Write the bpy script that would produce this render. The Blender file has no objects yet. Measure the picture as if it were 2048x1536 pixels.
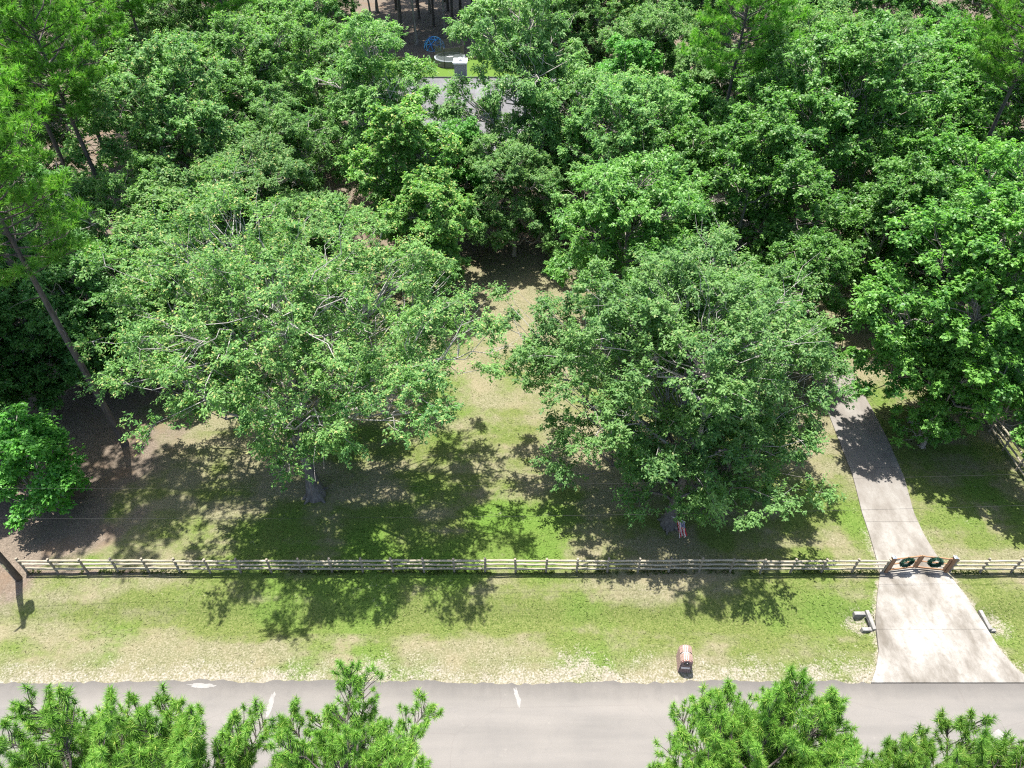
import bpy, math, random
import numpy as np
from mathutils import Vector, Matrix

# ------------------------------------------------------------------ camera, sky, sun, exposure
S = bpy.context.scene
C = S.collection
cam_d = bpy.data.cameras.new('camera')
cam = bpy.data.objects.new('camera', cam_d); C.objects.link(cam)
cam.location = (0, 0, 34); cam.rotation_euler = (math.radians(90 - 42.5), 0, 0)
cam_d.sensor_width = 36; cam_d.lens = 36 * 1400 / 2048; cam_d.clip_start = 0.5; cam_d.clip_end = 2000
S.camera = cam
SUN_TO = Vector((-0.13, 0.24, 1.0)).normalized()
W = bpy.data.worlds.new('World'); S.world = W; W.use_nodes = True
nt = W.node_tree; bg = nt.nodes['Background']; bg.inputs['Strength'].default_value = 0.115
sky = nt.nodes.new('ShaderNodeTexSky'); sky.sky_type = 'NISHITA'; sky.sun_disc = False
sky.sun_elevation = math.asin(SUN_TO.z); sky.sun_rotation = math.atan2(SUN_TO.x, SUN_TO.y)
sky.air_density = 1.0; sky.dust_density = 2.0
nt.links.new(sky.outputs[0], bg.inputs[0])
sun_d = bpy.data.lights.new('sun', 'SUN'); sun_d.energy = 4.7; sun_d.angle = math.radians(0.55); sun_d.color = (1.0, 0.965, 0.91)
sun = bpy.data.objects.new('sun', sun_d); C.objects.link(sun); sun.location = (-20, 40, 90)
sun.rotation_euler = (-SUN_TO).to_track_quat('-Z', 'Y').to_euler()
S.view_settings.view_transform = 'Standard'; S.view_settings.look = 'None'
S.view_settings.gamma = 1; S.view_settings.use_curve_mapping = False
S.view_settings.exposure = 1.62
cy = S.cycles
cy.max_bounces = 7; cy.diffuse_bounces = 4; cy.glossy_bounces = 2; cy.transmission_bounces = 5; cy.transparent_max_bounces = 8
cy.use_denoising = False; cy.filter_width = 1.15

# ------------------------------------------------------------------ helpers
def vnoise(x, y, seed=0):
    xi = np.floor(x); yi = np.floor(y); fx = x - xi; fy = y - yi
    def h(a, b):
        v = np.sin(a * 127.1 + b * 311.7 + seed * 74.7) * 43758.5453
        return v - np.floor(v)
    u = fx * fx * (3 - 2 * fx); v = fy * fy * (3 - 2 * fy)
    return (h(xi, yi) * (1 - u) + h(xi + 1, yi) * u) * (1 - v) + (h(xi, yi + 1) * (1 - u) + h(xi + 1, yi + 1) * u) * v
def fbm(x, y, sc, seed=0, o=4):
    x = np.asarray(x, float) / sc; y = np.asarray(y, float) / sc
    r = 0; a = 0.5
    for k in range(o):
        r = r + a * vnoise(x + 17.3 * k, y - 9.1 * k, seed + k); x = x * 2.03; y = y * 2.03; a *= 0.5
    return r / (1 - 0.5 ** o)
def sstep(a, b, x):
    t = np.clip((np.asarray(x, float) - a) / (b - a), 0, 1); return t * t * (3 - 2 * t)

def np_mesh(name, V, F, mat=None, smooth=False, attrs=None):
    """V (n,3), F (m,k) all faces the same size"""
    V = np.ascontiguousarray(V, dtype=np.float32); F = np.ascontiguousarray(F, dtype=np.int32)
    me = bpy.data.meshes.new(name); m, k = F.shape
    me.vertices.add(len(V)); me.vertices.foreach_set('co', V.ravel())
    me.loops.add(m * k); me.loops.foreach_set('vertex_index', F.ravel())
    me.polygons.add(m); me.polygons.foreach_set('loop_start', np.arange(m, dtype=np.int32) * k)
    try: me.polygons.foreach_set('loop_total', np.full(m, k, dtype=np.int32))
    except Exception: pass
    if smooth: me.polygons.foreach_set('use_smooth', np.ones(m, dtype=bool))
    for an, dom, arr in (attrs or []):
        a = me.attributes.new(an, 'FLOAT', dom); a.data.foreach_set('value', np.ascontiguousarray(arr, dtype=np.float32))
    me.update(calc_edges=True)
    if mat: me.materials.append(mat)
    return me

class MB:
    """collects boxes, tubes, discs and sheets for ONE mesh"""
    def __init__(s): s.v = []; s.f = []
    def add(s, vs, fs):
        o = len(s.v); s.v += [tuple(v) for v in vs]; s.f += [tuple(i + o for i in f) for f in fs]; return s
    def box(s, x0, x1, y0, y1, z0, z1, M=None, bev=0.0):
        if bev > 0:
            b = bev; vs = []; 
            for z, i in ((z0, b), (z0 + b, 0), (z1 - b, 0), (z1, b)):
                vs += [(x0 + i, y0 + i, z), (x1 - i, y0 + i, z), (x1 - i, y1 - i, z), (x0 + i, y1 - i, z)]
            fs = [(3, 2, 1, 0), (12, 13, 14, 15)]
            for r in range(3):
                for k in range(4): fs.append((r * 4 + k, r * 4 + (k + 1) % 4, r * 4 + 4 + (k + 1) % 4, r * 4 + 4 + k))
        else:
            vs = [(x, y, z) for z in (z0, z1) for (x, y) in ((x0, y0), (x1, y0), (x1, y1), (x0, y1))]
            fs = [(3, 2, 1, 0), (4, 5, 6, 7), (0, 1, 5, 4), (1, 2, 6, 5), (2, 3, 7, 6), (3, 0, 4, 7)]
        if M is not None: vs = [tuple(M @ Vector(v)) for v in vs]
        return s.add(vs, fs)
    def tube(s, pts, rad, n=8, cap=True):
        V, F = tube_np(np.array(pts, float), np.array(rad if hasattr(rad, '__len__') else [rad] * len(pts), float), n)
        o = len(s.v); s.v += [tuple(v) for v in V]; s.f += [tuple(int(i) + o for i in f) for f in F]
        if cap:
            s.f.append(tuple(o + i for i in range(n))[::-1]); m = len(V) - n; s.f.append(tuple(o + m + i for i in range(n)))
        return s
    def mesh(s, name, mat, smooth=False):
        me = bpy.data.meshes.new(name); me.from_pydata(s.v, [], s.f)
        if smooth: me.polygons.foreach_set('use_smooth', np.ones(len(me.polygons), dtype=bool))
        me.update(); me.materials.append(mat); return me

def tube_np(P, R, n):
    T = np.gradient(P, axis=0); T /= np.linalg.norm(T, axis=1, keepdims=True) + 1e-9
    ref = np.where(np.abs(T[:, 2:3]) > 0.9, np.array([[1.0, 0, 0]]), np.array([[0, 0, 1.0]]))
    if (np.abs(T[:, 2]) > 0.9).any(): ref = np.tile(np.array([[0.94, 0.34, 0.0]]), (len(P), 1))
    U = np.cross(T, ref); U /= np.linalg.norm(U, axis=1, keepdims=True) + 1e-9
    B = np.cross(T, U)
    a = np.arange(n) * 2 * math.pi / n
    V = P[:, None, :] + R[:, None, None] * (np.cos(a)[None, :, None] * U[:, None, :] + np.sin(a)[None, :, None] * B[:, None, :])
    m = len(P); i = np.arange(m - 1)[:, None] * n; k = np.arange(n)[None, :]; k2 = (k + 1) % n
    F = np.stack([i + k, i + k2, i + n + k2, i + n + k], axis=-1).reshape(-1, 4)
    return V.reshape(-1, 3), F
def tubes_mesh(name, tubes, mat):
    Vs, Fs, o = [], [], 0
    for P, R, n in tubes:
        V, F = tube_np(np.asarray(P, float), np.asarray(R, float), n); Vs.append(V); Fs.append(F + o); o += len(V)
    return np_mesh(name, np.concatenate(Vs), np.concatenate(Fs), mat, smooth=True)

def obj(name, me, parent=None, loc=(0, 0, 0), rz=0.0):
    o = bpy.data.objects.new(name, me); C.objects.link(o); o.location = loc; o.rotation_euler[2] = rz
    if parent: o.parent = parent
    return o
def tag(o, label, cat, group=None):
    o['label'] = label; o['category'] = cat
    if group: o['group'] = group
    return o
def thing(name, label, cat, loc=(0, 0, 0), rz=0.0, group=None):
    return tag(obj(name, None, None, loc, rz), label, cat, group)
def struct(o): o['kind'] = 'structure'; return o

# ------------------------------------------------------------------ materials
def new_mat(name):
    m = bpy.data.materials.new(name); m.use_nodes = True; nt = m.node_tree
    return m, nt, nt.nodes['Principled BSDF'], nt.links.new
def N(nt, t, **kw):
    n = nt.nodes.new(t)
    for k, v in kw.items(): setattr(n, k, v)
    return n
def noise(nt, scale, detail=4, rough=0.55, vec=None):
    n = N(nt, 'ShaderNodeTexNoise'); n.inputs['Scale'].default_value = scale; n.inputs['Detail'].default_value = detail; n.inputs['Roughness'].default_value = rough
    if vec is not None: nt.links.new(vec, n.inputs['Vector'])
    return n.outputs[0]
def ramp(nt, fac, stops):
    r = N(nt, 'ShaderNodeValToRGB'); nt.links.new(fac, r.inputs[0]); e = r.color_ramp.elements
    while len(e) < len(stops): e.new(0.5)
    for el, (p, c) in zip(e, stops):
        el.position = p; el.color = (c[0], c[1], c[2], 1) if hasattr(c, '__len__') else (c, c, c, 1)
    return r.outputs[0]
def mix(nt, fac, a, b, mode='MIX'):
    m = N(nt, 'ShaderNodeMix', data_type='RGBA', blend_type=mode)
    for s, v in ((m.inputs[0], fac), (m.inputs[6], a), (m.inputs[7], b)):
        if hasattr(v, 'is_linked') or hasattr(v, 'links'): nt.links.new(v, s)
        elif hasattr(v, '__len__'): s.default_value = (v[0], v[1], v[2], 1)
        else: s.default_value = v
    return m.outputs[2]
def mth(nt, op, a, b=0.5):
    m = N(nt, 'ShaderNodeMath', operation=op)
    for s, v in ((m.inputs[0], a), (m.inputs[1], b)):
        if hasattr(v, 'links'): nt.links.new(v, s)
        else: s.default_value = v
    return m.outputs[0]
def bump(nt, h, b, strength=0.5, dist=0.02):
    n = N(nt, 'ShaderNodeBump'); n.inputs['Strength'].default_value = strength; n.inputs['Distance'].default_value = dist
    nt.links.new(h, n.inputs['Height']); nt.links.new(n.outputs[0], b.inputs['Normal'])
def geo_pos(nt): return N(nt, 'ShaderNodeNewGeometry').outputs['Position']
def obj_co(nt): return N(nt, 'ShaderNodeTexCoord').outputs['Object']
def attr(nt, name):
    a = N(nt, 'ShaderNodeAttribute'); a.attribute_name = name; return a.outputs['Fac']

def leaf_mat(name, dark, light, tip, rough=0.42, trans=0.35, spec=0.5):
    m, nt, b, L = new_mat(name)
    t = attr(nt, 'tint')
    col = ramp(nt, t, [(0.0, dark), (0.55, light), (0.86, light), (1.0, tip)])
    oi = N(nt, 'ShaderNodeObjectInfo'); hsv = N(nt, 'ShaderNodeHueSaturation')
    mr = N(nt, 'ShaderNodeMapRange'); L(oi.outputs['Random'], mr.inputs[0]); mr.inputs[3].default_value = 0.86; mr.inputs[4].default_value = 1.16
    L(mr.outputs[0], hsv.inputs['Value']); L(col, hsv.inputs['Color'])
    L(hsv.outputs[0], b.inputs['Base Color']); b.inputs['Roughness'].default_value = rough; b.inputs['Specular IOR Level'].default_value = spec
    tr = N(nt, 'ShaderNodeBsdfTranslucent'); g = mix(nt, 1.0, hsv.outputs[0], (1.1, 1.4, 0.6), 'MULTIPLY'); L(g, tr.inputs[0])
    mx = N(nt, 'ShaderNodeMixShader'); mx.inputs[0].default_value = trans
    L(b.outputs[0], mx.inputs[1]); L(tr.outputs[0], mx.inputs[2]); L(mx.outputs[0], nt.nodes['Material Output'].inputs[0])
    return m
def bark_mat(name, c0, c1, sc=6.0, young=None):
    m, nt, b, L = new_mat(name); v = obj_co(nt)
    mp = N(nt, 'ShaderNodeMapping'); mp.inputs['Scale'].default_value = (1, 1, 0.22); L(v, mp.inputs[0])
    n = noise(nt, sc, 6, 0.65, mp.outputs[0])
    c = ramp(nt, n, [(0.3, c0), (0.7, c1)])
    if young:       # smooth pale bark on the upper limbs
        sp = N(nt, 'ShaderNodeSeparateXYZ'); L(v, sp.inputs[0]); mr = N(nt, 'ShaderNodeMapRange'); L(sp.outputs[2], mr.inputs[0]); mr.inputs[1].default_value = 4.5; mr.inputs[2].default_value = 8.0
        c = mix(nt, mr.outputs[0], c, mix(nt, n, [x * 0.7 for x in young], young))
    L(c, b.inputs['Base Color']); b.inputs['Roughness'].default_value = 0.9
    bump(nt, n, b, 0.8, 0.04); return m
def flat_mat(name, c, rough=0.6, var=0.15, sc=8.0, metal=0.0, bstr=0.15):
    m, nt, b, L = new_mat(name); n = noise(nt, sc, 5, 0.6, obj_co(nt))
    lo = [x * (1 - var) for x in c]; hi = [min(1, x * (1 + var)) for x in c]
    L(ramp(nt, n, [(0.3, lo), (0.7, hi)]), b.inputs['Base Color']); b.inputs['Roughness'].default_value = rough; b.inputs['Metallic'].default_value = metal
    if bstr: bump(nt, n, b, bstr, 0.01)
    return m
def wood_mat(name, c0, c1, sc=5.0, axis=0):
    m, nt, b, L = new_mat(name)
    oi = N(nt, 'ShaderNodeObjectInfo'); v = obj_co(nt)
    ad = N(nt, 'ShaderNodeVectorMath', operation='ADD'); L(v, ad.inputs[0]); cb = N(nt, 'ShaderNodeCombineXYZ')
    r = mth(nt, 'MULTIPLY', oi.outputs['Random'], 40.0)
    for k in range(3): L(r, cb.inputs[k])
    L(cb.outputs[0], ad.inputs[1])
    mp = N(nt, 'ShaderNodeMapping'); s = [6, 6, 6]; s[axis] = 0.7; mp.inputs['Scale'].default_value = s; L(ad.outputs[0], mp.inputs[0])
    n = noise(nt, sc, 6, 0.65, mp.outputs[0]); n2 = noise(nt, 0.9, 3, 0.5, ad.outputs[0])
    col = ramp(nt, n, [(0.3, c0), (0.7, c1)])
    col = mix(nt, ramp(nt, n2, [(0.4, 0.0), (0.75, 0.45)]), col, [x * 0.62 for x in c0])
    L(col, b.inputs['Base Color']); b.inputs['Roughness'].default_value = 0.85; bump(nt, n, b, 0.4, 0.01); return m

M = {}
# foliage (sRGB greens of the photograph brought to leaf albedo)
M['oak'] = leaf_mat('oak_leaf', (0.044, 0.130, 0.036), (0.150, 0.275, 0.076), (0.390, 0.340, 0.140), 0.55, 0.44, 0.24)
M['oak2'] = leaf_mat('oak_leaf_greyer', (0.052, 0.148, 0.042), (0.172, 0.308, 0.090), (0.34, 0.37, 0.15), 0.54, 0.46, 0.26)
M['gum'] = leaf_mat('gum_leaf_glossy', (0.040, 0.138, 0.026), (0.138, 0.290, 0.054), (0.25, 0.38, 0.085), 0.45, 0.46, 0.34)
M['maple'] = leaf_mat('maple_leaf', (0.056, 0.165, 0.034), (0.162, 0.315, 0.070), (0.44, 0.41, 0.13), 0.54, 0.46, 0.25)
M['bright'] = leaf_mat('young_leaf', (0.036, 0.155, 0.026), (0.115, 0.305, 0.048), (0.20, 0.37, 0.07), 0.48, 0.46, 0.3)
M['deep'] = leaf_mat('understory_leaf', (0.036, 0.128, 0.030), (0.118, 0.265, 0.062), (0.20, 0.34, 0.09), 0.48, 0.44, 0.3)
M['pine'] = leaf_mat('pine_needle', (0.036, 0.125, 0.018), (0.165, 0.325, 0.046), (0.38, 0.45, 0.11), 0.52, 0.32, 0.25)
M['pine_far'] = leaf_mat('pine_needle_far', (0.055, 0.175, 0.020), (0.165, 0.355, 0.048), (0.30, 0.41, 0.075), 0.55, 0.38, 0.25)
M['bark'] = bark_mat('oak_bark', (0.075, 0.062, 0.05), (0.30, 0.27, 0.235))
M['bark_dark'] = bark_mat('dark_oak_bark', (0.035, 0.030, 0.026), (0.15, 0.135, 0.12), 6.0, (0.34, 0.315, 0.29))
M['bark_pale'] = bark_mat('pale_bark', (0.16, 0.145, 0.125), (0.46, 0.42, 0.38), 9)
M['bark_pine'] = bark_mat('pine_bark', (0.035, 0.028, 0.025), (0.12, 0.10, 0.088), 7)
M['dead'] = bark_mat('dead_wood', (0.22, 0.20, 0.18), (0.48, 0.44, 0.41), 9)

def ground_mat():
    m, nt, b, L = new_mat('lawn_and_soil'); P = geo_pos(nt)
    g = attr(nt, 'green'); s = attr(nt, 'soil'); d = attr(nt, 'sand'); l = attr(nt, 'lush')
    nf = noise(nt, 11.0, 6, 0.72, P); nm = noise(nt, 2.4, 5, 0.65, P); nl = noise(nt, 0.5, 4, 0.6, P)
    green = ramp(nt, nf, [(0.30, (0.050, 0.084, 0.016)), (0.5, (0.122, 0.154, 0.038)), (0.70, (0.235, 0.240, 0.098))])
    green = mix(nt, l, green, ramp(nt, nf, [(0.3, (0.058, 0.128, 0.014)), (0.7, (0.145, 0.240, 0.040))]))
    dry = ramp(nt, nf, [(0.28, (0.088, 0.098, 0.038)), (0.48, (0.178, 0.172, 0.092)), (0.70, (0.345, 0.312, 0.220))])
    dry = mix(nt, ramp(nt, nl, [(0.45, 0.0), (0.7, 0.45)]), dry, (0.29, 0.235, 0.155))
    soil = ramp(nt, nf, [(0.25, (0.075, 0.061, 0.046)), (0.5, (0.168, 0.136, 0.104)), (0.75, (0.320, 0.258, 0.200))])
    soil = mix(nt, ramp(nt, nl, [(0.50, 0.0), (0.68, 0.6)]), soil, (0.18, 0.118, 0.074))
    sand = ramp(nt, nf, [(0.28, (0.140, 0.132, 0.078)), (0.48, (0.260, 0.234, 0.176)), (0.7, (0.430, 0.395, 0.335))])
    gm = mth(nt, 'ADD', g, mth(nt, 'MULTIPLY', mth(nt, 'SUBTRACT', nm, 0.5), 0.9))
    gm = mth(nt, 'ADD', gm, mth(nt, 'MULTIPLY', mth(nt, 'SUBTRACT', nf, 0.5), 0.9))
    c = mix(nt, ramp(nt, gm, [(0.25, 0.0), (0.75, 1.0)]), dry, green)
    sm = mth(nt, 'ADD', s, mth(nt, 'MULTIPLY', mth(nt, 'SUBTRACT', nf, 0.5), 0.7))
    c = mix(nt, ramp(nt, sm, [(0.3, 0.0), (0.7, 1.0)]), c, soil)
    dm = mth(nt, 'ADD', d, mth(nt, 'MULTIPLY', mth(nt, 'SUBTRACT', nf, 0.5), 1.3))
    dm = mth(nt, 'ADD', dm, mth(nt, 'MULTIPLY', mth(nt, 'SUBTRACT', nm, 0.5), 1.1))
    c = mix(nt, ramp(nt, dm, [(0.3, 0.0), (0.7, 1.0)]), c, sand)
    c = mix(nt, 1.0, c, (0.66, 0.655, 0.65), 'MULTIPLY')
    L(c, b.inputs['Base Color']); b.inputs['Roughness'].default_value = 0.95; b.inputs['Specular IOR Level'].default_value = 0.15
    bump(nt, nf, b, 0.7, 0.04); return m
M['ground'] = ground_mat()

def asphalt_mat():
    m, nt, b, L = new_mat('worn_asphalt'); P = geo_pos(nt)
    mp = N(nt, 'ShaderNodeMapping'); mp.inputs['Scale'].default_value = (0.10, 1.0, 1.0); L(P, mp.inputs[0])
    st = noise(nt, 0.9, 4, 0.6, mp.outputs[0]); fine = noise(nt, 45, 3, 0.7, P); big = noise(nt, 0.22, 4, 0.6, P); mid = noise(nt, 1.6, 5, 0.65, P)
    c = ramp(nt, st, [(0.3, (0.176, 0.168, 0.158)), (0.7, (0.236, 0.222, 0.207))])
    c = mix(nt, ramp(nt, big, [(0.4, 0.0), (0.7, 0.55)]), c, (0.265, 0.247, 0.226))
    c = mix(nt, ramp(nt, mid, [(0.56, 0.0), (0.75, 0.4)]), c, (0.175, 0.168, 0.163))
    c = mix(nt, ramp(nt, mid, [(0.22, 0.5), (0.36, 0.0)]), c, (0.33, 0.31, 0.285))
    sp = N(nt, 'ShaderNodeSeparateXYZ'); L(P, sp.inputs[0])
    e = N(nt, 'ShaderNodeMapRange'); L(mth(nt, 'ADD', sp.outputs[1], mth(nt, 'MULTIPLY', mid, 0.8)), e.inputs[0]); e.inputs[1].default_value = 14.9; e.inputs[2].default_value = 15.8
    c = mix(nt, mth(nt, 'MULTIPLY', e.outputs[0], 0.75), c, (0.135, 0.128, 0.123))      # unworn edge strip
    ln = mth(nt, 'SINE', mth(nt, 'ADD', mth(nt, 'MULTIPLY', sp.outputs[1], 3.9), mth(nt, 'MULTIPLY', big, 1.5)))
    c = mix(nt, mth(nt, 'MULTIPLY', mth(nt, 'MAXIMUM', ln, 0.0), 0.16), c, (0.15, 0.143, 0.135))    # tyre-polished lanes
    vo = N(nt, 'ShaderNodeTexVoronoi', feature='DISTANCE_TO_EDGE'); vo.inputs['Scale'].default_value = 0.16
    wob = mix(nt, 0.25, P, N(nt, 'ShaderNodeTexNoise').outputs[1]); L(wob, vo.inputs['Vector'])
    c = mix(nt, ramp(nt, vo.outputs[0], [(0.0, 0.14), (0.004, 0.0)]), c, (0.12, 0.095, 0.09))
    c = mix(nt, 0.35, c, ramp(nt, fine, [(0.3, 0.12), (0.7, 0.42)]), 'SOFT_LIGHT')
    c = mix(nt, 1.0, c, (0.66, 0.645, 0.62), 'MULTIPLY')
    L(c, b.inputs['Base Color']); b.inputs['Roughness'].default_value = 0.88; bump(nt, fine, b, 0.25, 0.006); return m
M['asphalt'] = asphalt_mat()

def concrete_mat(name='driveway_concrete', k=0.40):
    m, nt, b, L = new_mat(name); P = geo_pos(nt)
    mp = N(nt, 'ShaderNodeMapping'); mp.inputs['Scale'].default_value = (1.0, 0.45, 1.0); L(P, mp.inputs[0])
    n1 = noise(nt, 0.8, 6, 0.62, mp.outputs[0]); n2 = noise(nt, 3.2, 6, 0.7, P); nf = noise(nt, 30, 3, 0.7, P)
    c = ramp(nt, n1, [(0.34, (0.24 * k, 0.203 * k, 0.158 * k)), (0.47, (0.42 * k, 0.372 * k, 0.315 * k)), (0.62, (0.60 * k, 0.555 * k, 0.49 * k)), (0.8, (0.68 * k, 0.64 * k, 0.585 * k))])
    c = mix(nt, ramp(nt, n2, [(0.48, 0.0), (0.70, 0.6)]), c, (0.27 * k, 0.225 * k, 0.175 * k))
    c = mix(nt, 0.3, c, ramp(nt, nf, [(0.3, 0.3), (0.7, 0.65)]), 'SOFT_LIGHT')
    c = mix(nt, 1.0, c, (0.97, 1.0, 1.02), 'MULTIPLY')
    # the inner drive is greyer and darker than the apron
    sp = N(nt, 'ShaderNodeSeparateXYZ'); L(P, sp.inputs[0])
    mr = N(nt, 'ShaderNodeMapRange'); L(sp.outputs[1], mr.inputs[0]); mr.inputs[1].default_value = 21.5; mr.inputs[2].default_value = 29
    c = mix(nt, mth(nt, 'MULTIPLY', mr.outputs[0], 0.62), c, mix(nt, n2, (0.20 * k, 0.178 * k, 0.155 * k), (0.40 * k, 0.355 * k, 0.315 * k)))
    L(c, b.inputs['Base Color']); b.inputs['Roughness'].default_value = 0.85; bump(nt, nf, b, 0.2, 0.004); return m
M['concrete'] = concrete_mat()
M['headwall'] = flat_mat('headwall_concrete', (0.175, 0.168, 0.156), 0.85, 0.28, 4)
M['rail'] = wood_mat('weathered_rail', (0.18, 0.158, 0.108), (0.34, 0.305, 0.24), 4, 0)
M['post'] = wood_mat('weathered_post', (0.13, 0.108, 0.078), (0.29, 0.25, 0.195), 4, 2)
M['cedar'] = wood_mat('cedar_gate', (0.15, 0.076, 0.038), (0.30, 0.170, 0.088), 4, 0)
M['metal'] = flat_mat('galvanised', (0.42, 0.44, 0.46), 0.4, 0.2, 6, 0.7)
M['wreath'] = leaf_mat('wreath_needle', (0.010, 0.045, 0.028), (0.022, 0.080, 0.048), (0.04, 0.11, 0.06), 0.5, 0.15)
M['black'] = flat_mat('black_metal', (0.03, 0.03, 0.032), 0.45, 0.2)
M['white'] = flat_mat('white_trim', (0.76, 0.75, 0.72), 0.6, 0.06)
M['creosote'] = bark_mat('creosoted_pole', (0.045, 0.034, 0.028), (0.115, 0.085, 0.065), 9)
M['wire'] = flat_mat('cable_black', (0.02, 0.02, 0.02), 0.9, 0.1, 3, 0, 0)
M['glass'] = flat_mat('dark_window_glass', (0.03, 0.035, 0.04), 0.08, 0.1, 2, 0, 0)
M['siding'] = flat_mat('grey_siding', (0.28, 0.28, 0.285), 0.7, 0.08, 3)
M['plaque'] = flat_mat('pale_stone_plaque', (0.58, 0.52, 0.47), 0.7, 0.1)
M['brick_a'] = flat_mat('red_brick', (0.205, 0.138, 0.112), 0.85, 0.35, 14)
M['mortar'] = flat_mat('pale_mortar', (0.50, 0.465, 0.43), 0.9, 0.12, 10)
M['tmat'] = flat_mat('trampoline_mat', (0.055, 0.07, 0.075), 0.6, 0.15)
M['tpad'] = flat_mat('trampoline_pad', (0.20, 0.225, 0.23), 0.5, 0.1)
M['tskirt'] = flat_mat('trampoline_skirt', (0.16, 0.135, 0.115), 0.8, 0.15)
M['bluebar'] = flat_mat('blue_painted_bar', (0.03, 0.22, 0.55), 0.4, 0.15)
M['cyanbar'] = flat_mat('pale_blue_bar', (0.14, 0.48, 0.66), 0.4, 0.1)
M['tag'] = flat_mat('pole_tag', (0.55, 0.47, 0.28), 0.5, 0.1)
M['dirtpatch'] = flat_mat('pale_road_patch', (0.178, 0.169, 0.156), 0.9, 0.2, 3)
def brickwork():
    m, nt, b, L = new_mat('brickwork'); br = N(nt, 'ShaderNodeTexBrick'); v = obj_co(nt)
    mp = N(nt, 'ShaderNodeMapping'); mp.inputs['Rotation'].default_value = (math.radians(90), 0, 0); L(v, mp.inputs[0]); L(mp.outputs[0], br.inputs[0])
    br.inputs['Color1'].default_value = (0.24, 0.12, 0.095, 1); br.inputs['Color2'].default_value = (0.20, 0.075, 0.06, 1); br.inputs['Mortar'].default_value = (0.42, 0.36, 0.32, 1)
    br.inputs['Scale'].default_value = 1.0; br.inputs['Brick Width'].default_value = 0.21; br.inputs['Row Height'].default_value = 0.075; br.inputs['Mortar Size'].default_value = 0.008
    L(br.outputs[0], b.inputs['Base Color']); b.inputs['Roughness'].default_value = 0.9; return m
M['brickwork'] = brickwork()
def shingle():
    m, nt, b, L = new_mat('grey_shingle'); br = N(nt, 'ShaderNodeTexBrick'); v = geo_pos(nt)
    L(v, br.inputs[0]); br.inputs['Color1'].default_value = (0.095, 0.094, 0.100, 1); br.inputs['Color2'].default_value = (0.145, 0.141, 0.146, 1); br.inputs['Mortar'].default_value = (0.06, 0.06, 0.062, 1)
    br.inputs['Scale'].default_value = 1.0; br.inputs['Brick Width'].default_value = 0.34; br.inputs['Row Height'].default_value = 0.16; br.inputs['Mortar Size'].default_value = 0.012
    n = noise(nt, 0.8, 4, 0.6, v); c = mix(nt, 0.5, br.outputs[0], ramp(nt, n, [(0.3, 0.08), (0.7, 0.17)]))
    L(c, b.inputs['Base Color']); b.inputs['Roughness'].default_value = 0.92; bump(nt, br.outputs[0], b, 0.5, 0.015); return m
M['shingle'] = shingle()
def net_mat():
    m, nt, b, L = new_mat('safety_net'); b.inputs['Base Color'].default_value = (0.13, 0.115, 0.09, 1)
    t = N(nt, 'ShaderNodeBsdfTransparent'); mx = N(nt, 'ShaderNodeMixShader'); mx.inputs[0].default_value = 0.5
    L(t.outputs[0], mx.inputs[1]); L(b.outputs[0], mx.inputs[2]); L(mx.outputs[0], nt.nodes['Material Output'].inputs[0]); return m
M['net'] = net_mat()
def flag_mat():
    m, nt, b, L = new_mat('striped_flag'); uv = N(nt, 'ShaderNodeUVMap').outputs[0]
    sp = N(nt, 'ShaderNodeSeparateXYZ'); L(uv, sp.inputs[0]); u, v = sp.outputs[0], sp.outputs[1]
    st = mth(nt, 'LESS_THAN', mth(nt, 'MODULO', mth(nt, 'MULTIPLY', v, 6.5), 1.0), 0.5)      # 13 stripes, red at both edges
    c = mix(nt, st, (0.75, 0.72, 0.70), (0.48, 0.025, 0.04))
    can = mth(nt, 'MULTIPLY', mth(nt, 'LESS_THAN', u, 0.4), mth(nt, 'GREATER_THAN', v, 6 / 13))
    fu = mth(nt, 'SUBTRACT', mth(nt, 'MODULO', mth(nt, 'MULTIPLY', u, 15.0), 1.0), 0.5); fv = mth(nt, 'SUBTRACT', mth(nt, 'MODULO', mth(nt, 'MULTIPLY', mth(nt, 'SUBTRACT', v, 6 / 13), 9.3), 1.0), 0.5)
    star = mth(nt, 'LESS_THAN', mth(nt, 'ADD', mth(nt, 'MULTIPLY', fu, fu), mth(nt, 'MULTIPLY', fv, fv)), 0.07)
    c = mix(nt, can, c, mix(nt, star, (0.035, 0.045, 0.19), (0.8, 0.8, 0.8)))
    L(c, b.inputs['Base Color']); b.inputs['Roughness'].default_value = 0.7
    tr = N(nt, 'ShaderNodeBsdfTranslucent'); L(c, tr.inputs[0]); mx = N(nt, 'ShaderNodeMixShader'); mx.inputs[0].default_value = 0.35
    L(b.outputs[0], mx.inputs[1]); L(tr.outputs[0], mx.inputs[2]); L(mx.outputs[0], nt.nodes['Material Output'].inputs[0]); return m
M['flag'] = flag_mat()

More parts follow.
